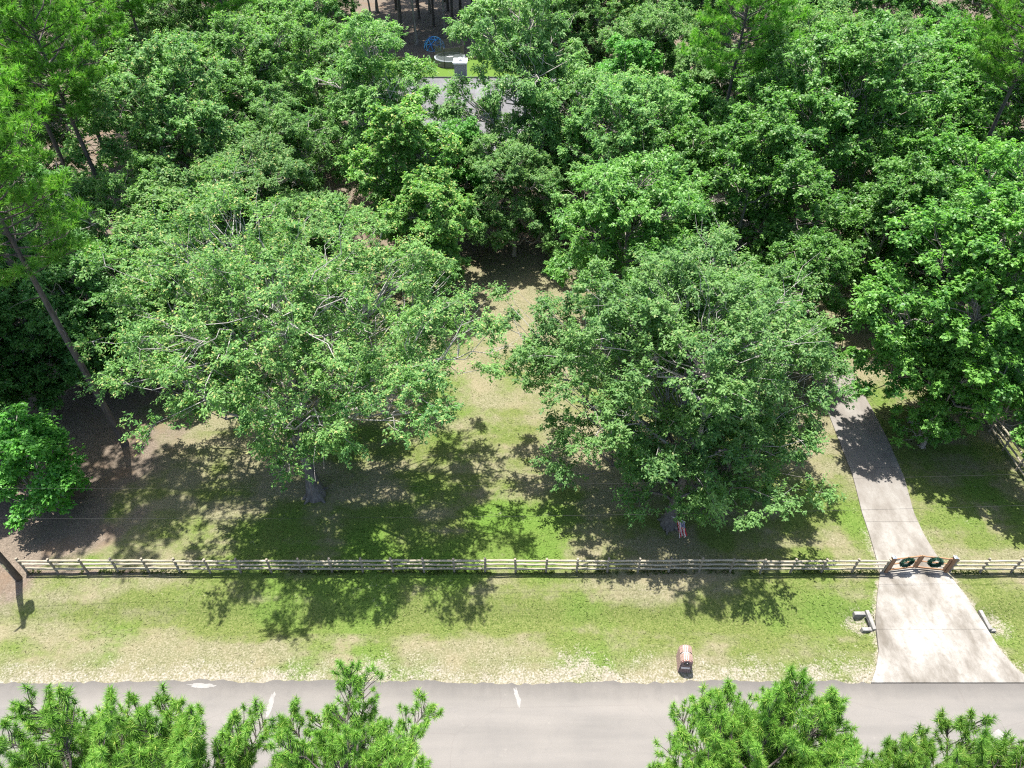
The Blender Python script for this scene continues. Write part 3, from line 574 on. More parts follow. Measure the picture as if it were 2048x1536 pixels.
BT = [  # name, variant, X, Y, scale, rz, material, label
 ('maple_tree', V3, -8.6, 52.5, 1.08, 0.3, 'maple', 'yellow-green rounded maple with tan new leaves, in front of the house roof'),
 ('young_tree', V3, -4.1, 57.6, 0.84, 2.1, 'bright', 'small vivid green tree tucked behind the yellow-green maple by the roof'),
 ('maple_tree', V3, -6.2, 47.4, 0.86, 4.0, 'maple', 'low yellow-green maple beside the shaded end of the clearing'),
 ('oak_tree', V1, 0.2, 54.2, 0.72, 1.0, 'oak2', 'slim grey-green oak standing at the head of the grassy clearing'),
 ('oak_tree', V4, 9.6, 55.0, 0.88, 0.6, 'oak2', 'grey-green oak crown right of the house roof, behind the front row'),
 ('oak_tree', V1, 8.6, 43.6, 0.98, 2.2, 'gum', 'dark green rounded tree directly behind the flag tree'),
 ('gum_tree', V4, 27.0, 56.5, 1.08, 1.9, 'gum', 'huge glossy-leaved gum with a wide domed crown beyond the driveway'),
 ('gum_tree', V2, 17.6, 47.0, 1.02, 0.5, 'gum', 'glossy green gum on the inner side of the driveway bend'),
 ('gum_tree', V2, 19.2, 38.2, 0.72, 3.3, 'gum', 'gum tree with trunk beside the left edge of the driveway'),
 ('gum_tree', V2, 27.3, 33.4, 1.06, 4.4, 'gum', 'glossy gum overhanging the right edge of the driveway'),
 ('gum_tree', V1, 33.5, 42.5, 1.04, 5.4, 'gum', 'rounded glossy tree beyond the side fence'),
 ('oak_tree', V4, -28.5, 57.0, 0.98, 3.7, 'oak', 'large oak with tan-tipped dome behind the lone fence-lawn oak'),
 ('oak_tree', V1, -25.0, 68.5, 1.08, 5.1, 'oak2', 'grey-green oak behind the tan-tipped dome, left of the house'),
 ('willow_oak', V5, -12.6, 63.6, 1.12, 0.8, 'oak2', 'airy narrow-leaved tree with pale branches against the left end of the house'),
 ('willow_oak', V5, 1.6, 64.0, 1.30, 2.6, 'oak2', 'weeping grey-green tree covering the right half of the house roof'),
 ('young_tree', V3, 11.8, 72.5, 0.98, 1.1, 'bright', 'vivid green tree just right of the house end'),
 ('oak_tree', V1, 15.2, 80.5, 0.98, 3.1, 'oak2', 'grey-green oak behind the vivid tree at the house end'),
 ('oak_tree', V1, 29.4, 74.5, 1.0, 4.6, 'oak', 'oak behind the huge glossy gum'),
 ('willow_oak', V5, 41.0, 80.0, 0.85, 0.4, 'oak2', 'pale feathery tree behind the glossy gum, below a leaning pine trunk'),
 ('small_tree', V6, -27.4, 26.2, 1.12, 0.4, 'bright', 'small vivid green tree low to the ground by the fence end'),
 ('understory_tree', V3, -31.5, 34.0, 0.80, 0.9, 'deep', 'dark blue-green understory tree at the foot of the leaning pine'),
 ('understory_tree', V1, -29.5, 40.0, 0.72, 2.4, 'deep', 'dark understory tree behind the tall pine trunk'),
 ('understory_tree', V3, -23.6, 44.5, 0.95, 4.2, 'oak2', 'grey-green understory tree between the lone oak and the pines'),
 ('understory_tree', V3, -33.6, 27.0, 0.8, 5.2, 'deep', 'dark understory tree by the utility pole'),
 ('understory_tree', V1, -37.5, 50.0, 0.75, 1.2, 'deep', 'dark understory tree beneath the left pines'),
 ('understory_tree', V3, 35.2, 33.0, 0.72, 1.7, 'deep', 'dark understory tree leaning over the side fence'),
 ('understory_tree', V1, 37.5, 37.5, 0.85, 0.2, 'deep', 'dark understory tree behind the side fence'),
 ('gum_tree', V2, 37.0, 26.5, 0.86, 3.0, 'gum', 'gum tree outside the corner of the front and side fences'),
 ('gum_tree', V2, 26.8, 31.0, 0.56, 1.1, 'gum', 'smaller gum tree added to dapple the driveway, nearest the gate'),  # added to cast dapple on the driveway and shade on the right lawn
 ('oak_tree', V1, 6.3, 61.5, 0.95, 0.9, 'oak2', 'oak filling the space between the weeping tree and the house-side oak'),
 ('understory_tree', V3, -34.5, 31.0, 1.0, 0.6, 'deep', 'broad dark understory tree behind the vivid small tree'),
 ('understory_tree', V1, -35.0, 38.0, 0.85, 1.4, 'deep', 'tall dark understory tree among the pine trunks'),
 ('understory_tree', V3, -27.5, 36.8, 0.85, 3.4, 'deep', 'dark understory tree just behind the bare lawn-edge pine trunk'),
 ('understory_tree', V3, -23.0, 38.5, 0.85, 5.0, 'oak2', 'grey-green understory tree touching the back of the lone front oak'),
 ('understory_tree', V1, -27.0, 46.5, 0.8, 0.0, 'oak2', 'grey-green understory tree in front of the tan-tipped dome'),
 ('oak_tree', V1, -13.5, 45.5, 0.72, 1.9, 'oak', 'tan-tipped oak squeezed between the lone front oak and the maple'),
 ('gum_tree', V2, 13.5, 51.0, 0.85, 3.9, 'gum', 'gum tree between the rounded dark tree and the driveway-bend gum'),
 ('gum_tree', V2, 27.5, 45.0, 0.85, 0.9, 'gum', 'gum tree behind the one overhanging the driveway'),
 ('oak_tree', V1, -19.8, 49.5, 0.86, 2.9, 'oak', 'mid-size oak between the lone front oak and the tan-tipped dome'),
 ('willow_oak', V5, -20.0, 60.0, 0.82, 4.4, 'oak2', 'slender pale-branched tree beside the sunlit bare ground left of the maple'),
 ('gum_tree', V2, 14.6, 60.0, 0.86, 1.4, 'gum', 'gum tree crowded between the driveway-bend pine and the house-side oak'),
 ('gum_tree', V2, 31.5, 50.0, 0.86, 5.9, 'gum', 'gum tree in the gap between the huge dome and the side fence'),
 ('oak_tree', V1, 35.5, 66.5, 1.0, 0.7, 'oak2', 'grey-green oak behind the huge gum dome, near the broad pine'),
 ('gum_tree', V2, 13.6, 36.6, 0.62, 2.4, 'gum', 'small gum tree in the shade between the flag tree and the driveway gum'),
 ('gum_tree', V2, 41.0, 47.0, 1.0, 2.0, 'gum', 'glossy gum deep in the wood beyond the side fence'),
]
for k, (nm, v, X, Y, s, rz, mt, lab) in enumerate(BT): plant(nm, v, X, Y, s, rz, mt, lab)
# woodland behind
def wlab(X, mt):
    kind = {'oak': 'tan-tipped oak', 'oak2': 'grey-green oak', 'deep': 'dark shaded tree', 'gum': 'glossy green gum'}[mt]
    return kind + (' in the wood beyond the pine stand' if X < -20 else ' in the wood behind the house' if X < 22 else ' in the wood behind the huge gum dome')
BK = [(V4, -47, 66, 1.0, 'oak'), (V1, -42, 80, 1.05, 'oak2'), (V4, -34, 84, .95, 'oak'), (V1, -24.5, 84, 1.0, 'oak2'), (V5, -30, 96, 1.0, 'oak2'), (V1, -45, 97, 1.1, 'oak'), (V4, -60, 88, 1.0, 'oak2'),
      (V1, -38, 112, 1.1, 'deep'), (V1, -25.5, 108, .95, 'deep'), (V4, -52, 118, 1.1, 'deep'), (V5, 4.5, 95.5, .95, 'oak2'), (V1, 12, 94, 1.0, 'oak'), (V4, 22, 92, 1.0, 'oak2'), (V1, 34, 90, 1.05, 'gum'),
      (V2, 47, 92, 1.0, 'deep'), (V4, 52, 72, .95, 'gum'), (V2, 45, 60, 1.0, 'gum'), (V1, 6, 112, 1.05, 'oak2'), (V2, 18, 110, 1.05, 'gum'), (V4, 31, 110, 1.0, 'deep'), (V1, 45, 112, 1.1, 'deep'), (V4, 62, 100, 1.1, 'deep'),
      (V1, 0.5, 126, 1.0, 'deep'), (V4, 14, 130, 1.0, 'deep'), (V4, 60, 125, 1.1, 'deep'), (V1, -33, 128, 1.1, 'deep'), (V4, -66, 112, 1.1, 'deep'), (V4, 36, 130, 1.0, 'deep')]
for k, (v, X, Y, s, mt) in enumerate(BK):
    lab = wlab(X, mt)
    plant('woodland_tree', v, X, Y, s, k * 1.7, mt, lab, group='woodland: ' + lab)
for k, (X, Y, s) in enumerate([(-21, 114.5, .9), (-14.5, 113.5, .95), (-6, 114.5, .9), (-18, 121, 1.0), (-10.5, 117.5, .9), (-3.5, 123, 1.0), (-14, 131, 1.0), (-5.5, 131.5, 1.0), (-23, 131, 1.0), (-12, 143, 1.0), (-20, 147, 1.0), (-3, 146, 1.0)]):  # trees added to darken the wood floor, crowns above the view
    plant('woodland_tree', V7, X, Y, s, k * 1.3, 'deep', 'added high-crowned tree, its crown unseen, shading the wood behind the trampoline', group='added shade trees behind the trampoline')
for v, X, Y, s, mt in [(V2, 24.5, 65.5, .9, 'gum'), (V2, 37.5, 60.5, .95, 'gum'), (V1, 33.0, 82.0, 1.0, 'oak2'), (V4, 42.0, 71.0, .85, 'gum'), (V1, 8.5, 85.5 + 9, .8, 'oak2'), (V1, 20.5, 72.0, .85, 'oak2'), (V1, -19.0, 74.5, .9, 'oak2'), (V4, -31.5, 71.0, .8, 'oak2')]:
    lab = wlab(X, mt)
    plant('woodland_tree', v, X, Y, s, X, mt, lab, group='woodland: ' + lab)
# tall pines
PN = [(VP1, -25.4, 31.2, 1.0, 0.4, 'tall pine with long bare trunk standing at the edge of the lawn'),
      (VP2, -33.5, 41.0, 1.0, 1.9, 'tall pine behind the bare-trunked lawn-edge pine'),
      (VP1, -32.0, 50.5, 1.02, 3.1, None), (VP2, -38.5, 47.0, 1.04, 4.3, None), (VP1, -39.5, 58.5, 1.0, 5.0, None), (VP2, -36.5, 66.0, 1.05, 0.8, None), (VP1, -31.0, 37.0, 0.92, 2.2, None),
      (VP1, -43.5, 72.0, 1.05, 2.5, None), (VP2, -37.0, 74.5, 1.0, 1.0, None), (VP1, -29.5, 78.5, 1.0, 0.1, None),
      (VP1, 18.5, 61.0, 0.98, 3.3, 'tall pine with dark trunk rising behind the driveway bend'),
      (VP2, 38.0, 54.5, 1.0, 0.9, 'tall broad pine in the wood beyond the side fence'), (VP1, 42.5, 62.0, 1.05, 5.7, 'pine behind the broad pine beyond the side fence'),
      (VP2, 22.5, 78.0, 1.0, 4.0, 'pine behind the driveway-bend pine')]
for v, X, Y, s, rz, lab in PN:
    plant('pine_tree', v, X, Y, s, rz, 'pine_far', lab or 'tall pine in the pine stand beside the tan-tipped oak dome', group=None if lab else 'pines of the stand beside the oaks')
for k, (X, Y, s) in enumerate([(-19.9, 132.5, 1.05), (-12.7, 123.3, 0.95), (-9.5, 121.2, 1.0), (-8.6, 128.2, 1.1), (-15.5, 127.5, 0.9), (-4.0, 133, 1.0), (-25.5, 124, 1.0), (-22, 140, 1.0), (-12, 138, 1.0), (-6.5, 139, 1.0), (-16.5, 134, 1.0), (-11, 132, 1.0), (-7, 136, .9), (-2.5, 118.5, 1.0), (-17, 116.5, 1.0), (46.5, 98, 1.0), (27, 101, 1.0)]):  # seen trunks, plus further pines added to shade the wood floor
    plant('pine_tree', (VP1, VP2)[k % 2], X, Y, s, k * 2.1, 'pine_far', 'pine trunk in the shaded wood behind the backyard lawn', group='pines behind the backyard')
# bare dead limb among the left pines
rng = np.random.default_rng(5); tb = []
def deadlimb(p, d, L, r, lvl):
    e = p + d * L; P = curve(p, e, rng, 6, 0, 0.08); tb.append((P, np.linspace(r, r * 0.35, 6), 5))
    if lvl < 3:
        for q in range(5): s = P[rng.integers(2, 6)]; deadlimb(s, unit(d + rng.normal(0, 0.55, 3)), L * rng.uniform(0.3, 0.55), r * 0.5, lvl + 1)
deadlimb(np.array([0, 0, 0.0]), unit(np.array([0.10, 0.05, 1.0])), 9.0, 0.12, 1); 
for a in (0.3, -0.6, 0.1): deadlimb(np.array([0.5, 0.3, 5.5 + a * 2]), unit(np.array([0.95, -0.2 + a, 0.25])), 3.2, 0.06, 1)
ds = thing('dead_tree', 'bare grey dead tree with forked limbs among the left pines', 'tree', (-31.0, 45.5, float(ground_z(-31, 45.5)) - 0.15)); obj('trunk', tubes_mesh('dead_trunk', tb, M['dead']), ds)

# near pines on the camera side of the road
F1 = pine(71, 21.0, 16.4, 2.75, 78, 14.0, 115, 0.175, 0.0125, tr=0.16, dead=2, wob=0.12, shoot=0.16, upr=0.65, minlen=0.7, prof=0.45, thmax=122, s0=0.34, el0=48)
F2 = pine(73, 21.0, 16.6, 2.25, 62, 14.0, 115, 0.175, 0.0125, tr=0.15, dead=2, wob=0.16, shoot=0.16, upr=0.65, minlen=0.7, prof=0.45, thmax=122, s0=0.34, el0=48)
for v, X, Y, s, rz, lab in [(F1, -3.45, 4.95, 0.905, 0.5, 'dense bright pine top below the road, opposite the clearing'),
                            (F2, -6.7, 4.7, 0.925, 1.7, 'pine top below the road, second along from the dense bright one'),
                            (F1, -8.7, 4.65, 0.915, 4.0, 'pine top below the road, farthest from the driveway'),
                            (F1, 4.75, 4.85, 0.94, 2.9, 'many-fingered pine top below the road, opposite the brick mailbox'),
                            (F2, 5.65, 5.1, 0.95, 5.0, 'tall pine top below the road, between the mailbox and the driveway'),
                            (F2, 8.95, 4.6, 0.94, 3.6, 'thin pine top below the road, opposite the driveway apron'),
                            (F2, 10.3, 4.2, 0.925, 0.2, 'pine top below the road, past the driveway apron')]:
    plant('pine_tree', v, X, Y, s * (0.92 if v is F1 and -5 < X < 0 else 0.82 if X > 0 else 1.0), rz, 'pine', lab, sz=s)

# ------------------------------------------------------------------ grass (uncountable)
rng = np.random.default_rng(101); n = 300000
X = rng.uniform(-30, 32.5, n); Y = 15.3 + rng.random(n) ** 1.25 * 34
g_, s_, d_, l_ = masks(X, Y); tuft = fbm(X, Y, 0.16, 77, 2)
keep = (rng.random(n) < np.clip(0.30 + 0.55 * g_ - 0.85 * s_ - 0.62 * d_, 0.015, 1) * (0.45 + 0.35 * tuft)) & (drive_dist(X, Y) > 0.03) & (rng.random(n) < 0.8)
X = X[keep]; Y = Y[keep]; g_ = g_[keep]; l_ = l_[keep]; d_ = d_[keep]; n = len(X); Z = ground_z(X, Y)
wx = rng.uniform(-26.9, 32, 5200); wx = wx[((wx < 20.4) | (wx > 24.4)) & (fbm(wx, wx * 0 + 3, 1.3, 91) > 0.42)]; wy = 21.62 + rng.normal(0, 0.10, len(wx))
X = np.concatenate([X, wx]); Y = np.concatenate([Y, wy]); Z = ground_z(X, Y); g_ = np.concatenate([g_, np.full(len(wx), 0.8)]); l_ = np.concatenate([l_, np.full(len(wx), 0.3)]); nw = len(wx); n = len(X)
a = rng.uniform(0, 6.283, n); h = rng.uniform(0.015, 0.04, n) * (0.8 + 0.5 * l_); w = rng.uniform(0.03, 0.06, n); h[-nw:] *= 3.0
P = np.stack([X, Y, Z - 0.012], 1); U = np.stack([np.cos(a), np.sin(a), 0 * a], 1) * w[:, None]; Ln = rng.normal(0, 0.055, (n, 3)); Ln[:, 2] = h
V = np.stack([P + U * 0.5, P - U * 0.5, P + Ln, P + U * 0.2 + Ln * np.array([-0.9, -0.7, 0.8])], 1).reshape(-1, 3)
F = np.stack([np.arange(n) * 4, np.arange(n) * 4 + 1, np.arange(n) * 4 + 2, np.arange(n) * 4 + 3], 1)
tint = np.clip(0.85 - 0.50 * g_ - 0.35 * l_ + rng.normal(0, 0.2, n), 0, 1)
def grass_mat():
    m, nt, b, L = new_mat('grass_blade'); t = attr(nt, 'tint')
    c = ramp(nt, t, [(0.0, (0.060, 0.125, 0.016)), (0.3, (0.108, 0.155, 0.032)), (0.6, (0.175, 0.182, 0.064)), (1.0, (0.28, 0.255, 0.15))]); L(c, b.inputs['Base Color']); b.inputs['Roughness'].default_value = 0.7
    tr = N(nt, 'ShaderNodeBsdfTranslucent'); L(c, tr.inputs[0]); mx = N(nt, 'ShaderNodeMixShader'); mx.inputs[0].default_value = 0.5
    L(b.outputs[0], mx.inputs[1]); L(tr.outputs[0], mx.inputs[2]); L(mx.outputs[0], nt.nodes['Material Output'].inputs[0]); return m
go = obj('grass', np_mesh('grass', V, F, grass_mat(), False, [('tint', 'FACE', tint)])); go['kind'] = 'stuff'
tag(go, 'short patchy lawn grass between the road and the trees', 'grass')

# ------------------------------------------------------------------ rail fences
def pole_mesh(name, L, r, mat, seed, axis='x', n=8):
    rg = np.random.default_rng(seed); m = 6; t = np.linspace(0, 1, m); P = np.zeros((m, 3)); P[:, {'x': 0, 'z': 2}[axis]] = t * L
    P[1:-1, 1] += rg.normal(0, 0.008, m - 2); P[1:-1, {'x': 2, 'z': 0}[axis]] += rg.normal(0, 0.008, m - 2)
    mb = MB(); mb.tube(P, r * rg.uniform(0.9, 1.08, m), n); return mb.mesh(name, mat, False)
BAY = 1.697
rails = [pole_mesh('rail', BAY + 0.04, 0.062, M['rail'], 200 + k) for k in range(5)]
posts = [pole_mesh('post', 1.62, 0.064, M['post'], 300 + k, 'z', 9) for k in range(4)]
def fence(label, x0, y0, dx, dy, bays, group=None, sag=0.0):
    rg = random.Random(int(x0 * 7 + y0)); rt = thing('rail_fence', label, 'fence', (x0, y0, float(ground_z(x0, y0))), math.atan2(dy, dx), group)
    ux, uy = math.cos(rt.rotation_euler[2]), math.sin(rt.rotation_euler[2])
    for k in range(bays + 1):
        gz = float(ground_z(x0 + ux * k * BAY, y0 + uy * k * BAY)) - rt.location.z
        p = obj('post', posts[rg.randrange(4)], rt, (k * BAY, rg.uniform(-.015, .015), gz - 0.30), rg.uniform(0, 6)); p.rotation_euler[0] = rg.uniform(-.02, .02); p.rotation_euler[1] = rg.uniform(-.02, .02)
        if k < bays:
            for z in (0.36, 0.76, 1.16):
                r = obj('rail', rails[rg.randrange(5)], rt, (k * BAY - 0.02, -0.035 if z > 1 else rg.uniform(-0.02, 0.02), gz + z + rg.uniform(-.015, .015)), 0); r.rotation_euler[1] = rg.uniform(-.008, .008)
    return rt
fence('long three-rail timber fence along the lawn from the utility pole to the gate', -26.95, 21.62, 1, 0, 28, 'rail fences')
fence('short three-rail timber fence on the far side of the driveway gate', 24.32, 21.62, 1, 0, 5, 'rail fences')
fence('shaded three-rail timber fence along the wooded side boundary', 31.9, 22.2, 0, 1, 12, 'rail fences')
# end piece from the long fence to the gate post is covered by the last bay

# ------------------------------------------------------------------ driveway gate
GX0, GX1, GYY = 20.72, 24.05, 21.62
gp0, gp1 = Vector((GX0, GYY, 0)), Vector((GX1, GYY, 0))
def gatepost(X, label):
    r = thing('gate_post', label, 'post', (X, GYY, 0.0)); mb = MB(); mb.box(-.085, .085, -.085, .085, -.25, 1.44, None, 0.012); obj('shaft', mb.mesh('shaft', M['cedar']), r)
    mb = MB(); mb.box(-.105, .105, -.105, .105, 1.44, 1.48, None, 0.008); mb.add([(-.095, -.095, 1.48), (.095, -.095, 1.48), (.095, .095, 1.48), (-.095, .095, 1.48), (0, 0, 1.54)], [(0, 1, 4), (1, 2, 4), (2, 3, 4), (3, 0, 4)]); obj('cap', mb.mesh('cap', M['metal']), r)
gatepost(GX0, 'square cedar gate post with metal cap where the long fence ends')
gatepost(GX1, 'square cedar gate post with metal cap beside the short fence')
def gateleaf(hx, ang, w, label):
    r = thing('gate_leaf', label, 'gate', (hx, GYY, 0.0), ang); zz = 0.16
    def bx(nm, *a):
        mb = MB(); mb.box(*a, None, 0.006); o = obj(nm, mb.mesh(nm, M['cedar']), r); return o
    bx('stile', 0.0, .11, -.035, .035, zz, 1.32); bx('stile', w - .11, w, -.035, .035, zz, 1.32)
    bx('rail', .11, w - .11, -.03, .03, 1.22, 1.30); bx('rail', .11, w - .11, -.03, .03, 0.76, 0.83); bx('rail', .11, w - .11, -.03, .03, zz + .01, zz + .12)
    for z in (0.4, 1.2):
        mb = MB(); mb.box(-.09 if True else 0, .28, -.048, -.037, z - .025, z + .025); obj('hinge', mb.mesh('hinge', M['black']), r)
    return r
wl = 1.56
gl = gateleaf(GX0 + 0.10, math.radians(7.5), wl, 'cedar gate leaf hinged at the long fence')
gr = gateleaf(GX1 - 0.10, math.radians(180 - 7.5), wl, 'cedar gate leaf hinged at the short fence')
def wreath(hx, ang, w, label):
    rg = np.random.default_rng(int(hx * 10)); n = 1500; a = rg.uniform(0, 6.283, n); b_ = rg.uniform(0, 6.283, n); R_, rr = 0.31, 0.075
    c = np.stack([np.cos(a) * R_, 0 * a, np.sin(a) * R_], 1); out = np.stack([np.cos(a) * np.cos(b_), np.sin(b_), np.sin(a) * np.cos(b_)], 1); tng = np.stack([-np.sin(a), 0 * a, np.cos(a)], 1)
    P = c + out * rr * 0.4; D = unit(out + tng * 0.7 + rg.normal(0, .35, (n, 3))); nn = unit(np.cross(D, rg.normal(0, 1, (n, 3))))
    V, F = leaf_faces(P, D, nn, rg.uniform(.08, .14, n), rg.uniform(.02, .035, n))
    p = Vector((hx, GYY, 0)) + Matrix.Rotation(ang, 3, 'Z') @ Vector((w / 2, 0, 0)); side = -0.09 if ang < 1 else 0.09
    q = p + Matrix.Rotation(ang, 3, 'Z') @ Vector((0, side, 0))
    r = thing('wreath', label, 'wreath', (q.x, q.y, 0.95), ang); obj('greenery', np_mesh('greenery', V, F, M['wreath'], False, [('tint', 'FACE', rg.uniform(0, 1, n))]), r)
    mb = MB(); t = np.linspace(0, 2 * math.pi, 29); mb.tube(np.stack([np.cos(t) * R_, 0 * t, np.sin(t) * R_], 1), 0.06, 6, False); obj('ring', mb.mesh('ring', M['wreath']), r)
wreath(GX0 + 0.10, math.radians(7.5), wl, 'dark green wreath on the gate leaf hinged at the long fence')
wreath(GX1 - 0.10, math.radians(172.5), wl, 'dark green wreath on the gate leaf hinged at the short fence')

# ------------------------------------------------------------------ culvert headwalls in the ditch
def headwall(X, sx, label):
    r = thing('culvert_headwall', label, 'headwall', (X, 18.78, -0.66))
    def b(nm, x0, x1, y0, y1, z0, z1, m=M['headwall']):
        x0, x1 = sorted((x0 * sx, x1 * sx)); mb = MB(); mb.box(x0, x1, y0, y1, z0, z1, None, 0.02); return obj(nm, mb.mesh(nm, m), r)
    b('back_wall', 0, .19, -.55, .55, 0, 0.66)
    if sx > 0: b('wing_wall', -.58, -.004, .35, .55, 0, 0.52); b('wing_wall', -.48, -.004, -.55, -.35, 0, 0.52)
    else: b('wing_wall', -.32, -.004, -.53, -.36, 0, 0.42)
    mb = MB(); t = np.linspace(0, 2 * math.pi, 20, endpoint=False)
    mb.add([(-0.006 * sx, math.cos(q) * .24, .30 + math.sin(q) * .24) for q in t], [tuple(range(20))]); mb.tube([(-0.06 * sx, 0, .30), (0.02 * sx, 0, .30)], [.25, .25], 20, False); obj('pipe', mb.mesh('pipe', M['black']), r)  # flat black disc paints the dark inside of the pipe mouth
headwall(18.80, 1, 'pale concrete culvert headwall with wing walls on the mailbox side of the driveway')
headwall(25.02, -1, 'concrete culvert headwall beside the far edge of the driveway')

# ------------------------------------------------------------------ brick mailbox
mbx = thing('brick_mailbox', 'red brick mailbox pillar with arched top and pale plaque beside the road', 'mailbox', (8.55, 16.35, float(ground_z(8.55, 16.35))), math.radians(-5))
w, d, hs, R_ = 0.30, 0.42, 0.98, 0.30
mb = MB(); mb.box(-w + .02, w - .02, -d + .05, d - .02, -0.25, hs); obj('mortar_core', mb.mesh('mortar_core', M['mortar']), mbx)
mb = MB(); t = np.linspace(0, math.pi, 15); A = [((R_ - .05) * math.cos(q), -d + .05, hs + (R_ - .05) * math.sin(q)) for q in t]; B = [(x, d - .02, z) for x, _, z in A]; k = len(A)
mb.add(A + B, [tuple(range(k)), tuple(range(k, 2 * k))[::-1]] + [(i, i + 1, i + 1 + k, i + k) for i in range(k - 1)]); obj('arch_core', mb.mesh('arch_core', M['mortar']), mbx)
bk = MB(); bk.box(-.095, .095, -.033, .033, -.028, .028, None, 0.004); bkm = bk.mesh('brick', M['brick_a'])
hk = MB(); hk.box(-.045, .045, -.033, .033, -.028, .028, None, 0.004); hkm = hk.mesh('half_brick', M['brick_a'])
ab = MB(); ab.box(-.027, .027, -.17, .19, -.035, .035, None, 0.005); abm = ab.mesh('arch_brick', M['brick_a'])
for j, yc in enumerate((-d + .215, d - .21)):       # two rows of bricks over the arch, a wide mortar band between
    for q in range(9):
        an = math.radians(12 + 156 * q / 8); o = obj('brick', abm, mbx, (math.cos(an) * (R_ - .028), yc, hs + math.sin(an) * (R_ - .028))); o.rotation_euler = (0, math.pi / 2 - an, 0)
row = 0; z = 0.02
while z < hs - 0.02:                                # courses on all four sides
    sh = 0.10 if row % 2 else 0.0
    for x in (-.20, 0.0, .20):
        if row % 2 == 0: 
            obj('brick', bkm, mbx, (x, -d + .035, z)); obj('brick', bkm, mbx, (x, d - .033, z))
        elif x < .2:
            obj('brick', bkm, mbx, (x + .1, -d + .035, z)); obj('brick', bkm, mbx, (x + .1, d - .033, z))
    for y in (-.26, -.06, .14, .31):
        for s in (-1, 1):
            o = obj('brick', bkm, mbx, (s * (w - .033), y + (0.04 if row % 2 else 0), z)); o.rotation_euler[2] = math.pi / 2
    z += .075; row += 1
mb = MB(); t = np.linspace(0, math.pi, 13); F_ = [((R_ - .03) * math.cos(q), -d - .002, hs + (R_ - .03) * math.sin(q)) for q in t]
mb.add(F_ + [(x, y + .06, z) for x, y, z in F_], [tuple(range(13))] + [(i, i + 1, i + 14, i + 13) for i in range(12)]); obj('arch_face', mb.mesh('arch_face', M['brickwork']), mbx)
mb = MB(); t = np.linspace(0, math.pi, 11); F_ = [(.12 * math.cos(q), -d - .03, hs + .0 + .12 * math.sin(q)) for q in t]; F_ = [(.12, -d - .03, hs - .16)] + F_ + [(-.12, -d - .03, hs - .16)]; k = len(F_)
mb.add(F_ + [(x, y + .1, z) for x, y, z in F_], [tuple(range(k))] + [(i, (i + 1) % k, (i + 1) % k + k, i + k) for i in range(k)]); dr = obj('door', mb.mesh('door', M['black']), mbx)
mb = MB(); mb.box(-.02, .02, -d - .05, -d - .031, hs + .06, hs + .1); obj('handle', mb.mesh('handle', M['metal']), dr)
mb = MB(); mb.box(-.21, .21, -d - .025, -d - .004, .45, .60, None, 0.004); obj('plaque', mb.mesh('plaque', M['plaque']), mbx)

# ------------------------------------------------------------------ flag on the trunk
fl = thing('flag', 'faded stars and stripes flag hanging from a tree trunk', 'flag', (9.32, 23.95, 1.42))
mb = MB(); mb.tube([(-0.10, 0.62, -0.30), (0.32, -0.42, 0.62)], [.014, .012], 7); mb.tube([(0.32, -0.42, 0.62), (0.335, -0.44, 0.645)], [.025, .02], 7); obj('staff', mb.mesh('staff', M['white']), fl)
nu, nv = 22, 14; V = []; UVs = []; F = []
for a in range(nu):
    for b_ in range(nv):
        u = a / (nu - 1); v = b_ / (nv - 1)      # v along the staff, u the drop
        s0 = np.array([0.02, 0.02, 0.11]) + (np.array([0.31, -0.40, 0.60]) - np.array([0.02, 0.02, 0.11])) * v
        p = s0 + np.array([0.17 + 0.12 * v, -0.16, -0.92]) * u * 1.35 + np.array([0.07, 0.10, 0]) * math.sin(v * 11 + u * 2.2) * (0.25 + 0.8 * u) + np.array([-0.10, 0.12, 0.02]) * u * v
        V.append(tuple(p)); UVs.append((u, v))
for a in range(nu - 1):
    for b_ in range(nv - 1): i = a * nv + b_; F.append((i, i + 1, i + nv + 1, i + nv))
me = bpy.data.meshes.new('cloth'); me.from_pydata(V, [], F); uvl = me.uv_layers.new(name='UVMap')
for lp in me.loops: uvl.data[lp.index].uv = UVs[lp.vertex_index]
me.polygons.foreach_set('use_smooth', np.ones(len(F), dtype=bool)); me.materials.append(M['flag']); me.update(); obj('cloth', me, fl)

# ------------------------------------------------------------------ utility pole and lines
PX, PY = -27.2, 21.2; up = thing('utility_pole', 'dark creosoted utility pole with transformer at the fence end', 'utility pole', (PX, PY, float(ground_z(PX, PY))))
mb = MB(); zz = np.linspace(-.4, 10.8, 9); mb.tube(np.stack([0 * zz, 0 * zz, zz], 1), np.linspace(.19, .125, 9), 14); obj('shaft', mb.mesh('shaft', M['creosote'], True), up)
mb = MB(); mb.box(-.055, .055, -.205, -.165, 1.35, 1.72); obj('tag', mb.mesh('tag', M['tag']), up)
mb = MB(); mb.box(-.04, .04, -.2, -.17, 1.05, 1.2); obj('tag', mb.mesh('tag', M['tag']), up)
mb = MB(); mb.tube([(.18, 0, 6.6), (.18, 0, 6.66)], .04, 8); mb.tube([(.45, 0, 6.1), (.45, 0, 6.15), (.45, 0, 6.95), (.45, 0, 7.02)], [.22, .26, .26, .2], 16); tf = obj('transformer', mb.mesh('transformer', M['metal']), up)
mb = MB(); mb.tube([(.45, -.1, 7.02), (.45, -.1, 7.3)], .035, 8); obj('bushing', mb.mesh('bushing', M['headwall']), tf)
mb = MB(); mb.box(-.6, .6, -.06, .06, 9.5, 9.62); cr = obj('crossarm', mb.mesh('crossarm', M['creosote']), up); cr.rotation_euler[2] = math.radians(80)
mb = MB(); mb.tube([(-.01, -.2, .1), (-.01, -.175, 3.0), (-.01, -.15, 6.0)], .014, 5); obj('ground_wire', mb.mesh('ground_wire', M['metal']), up)
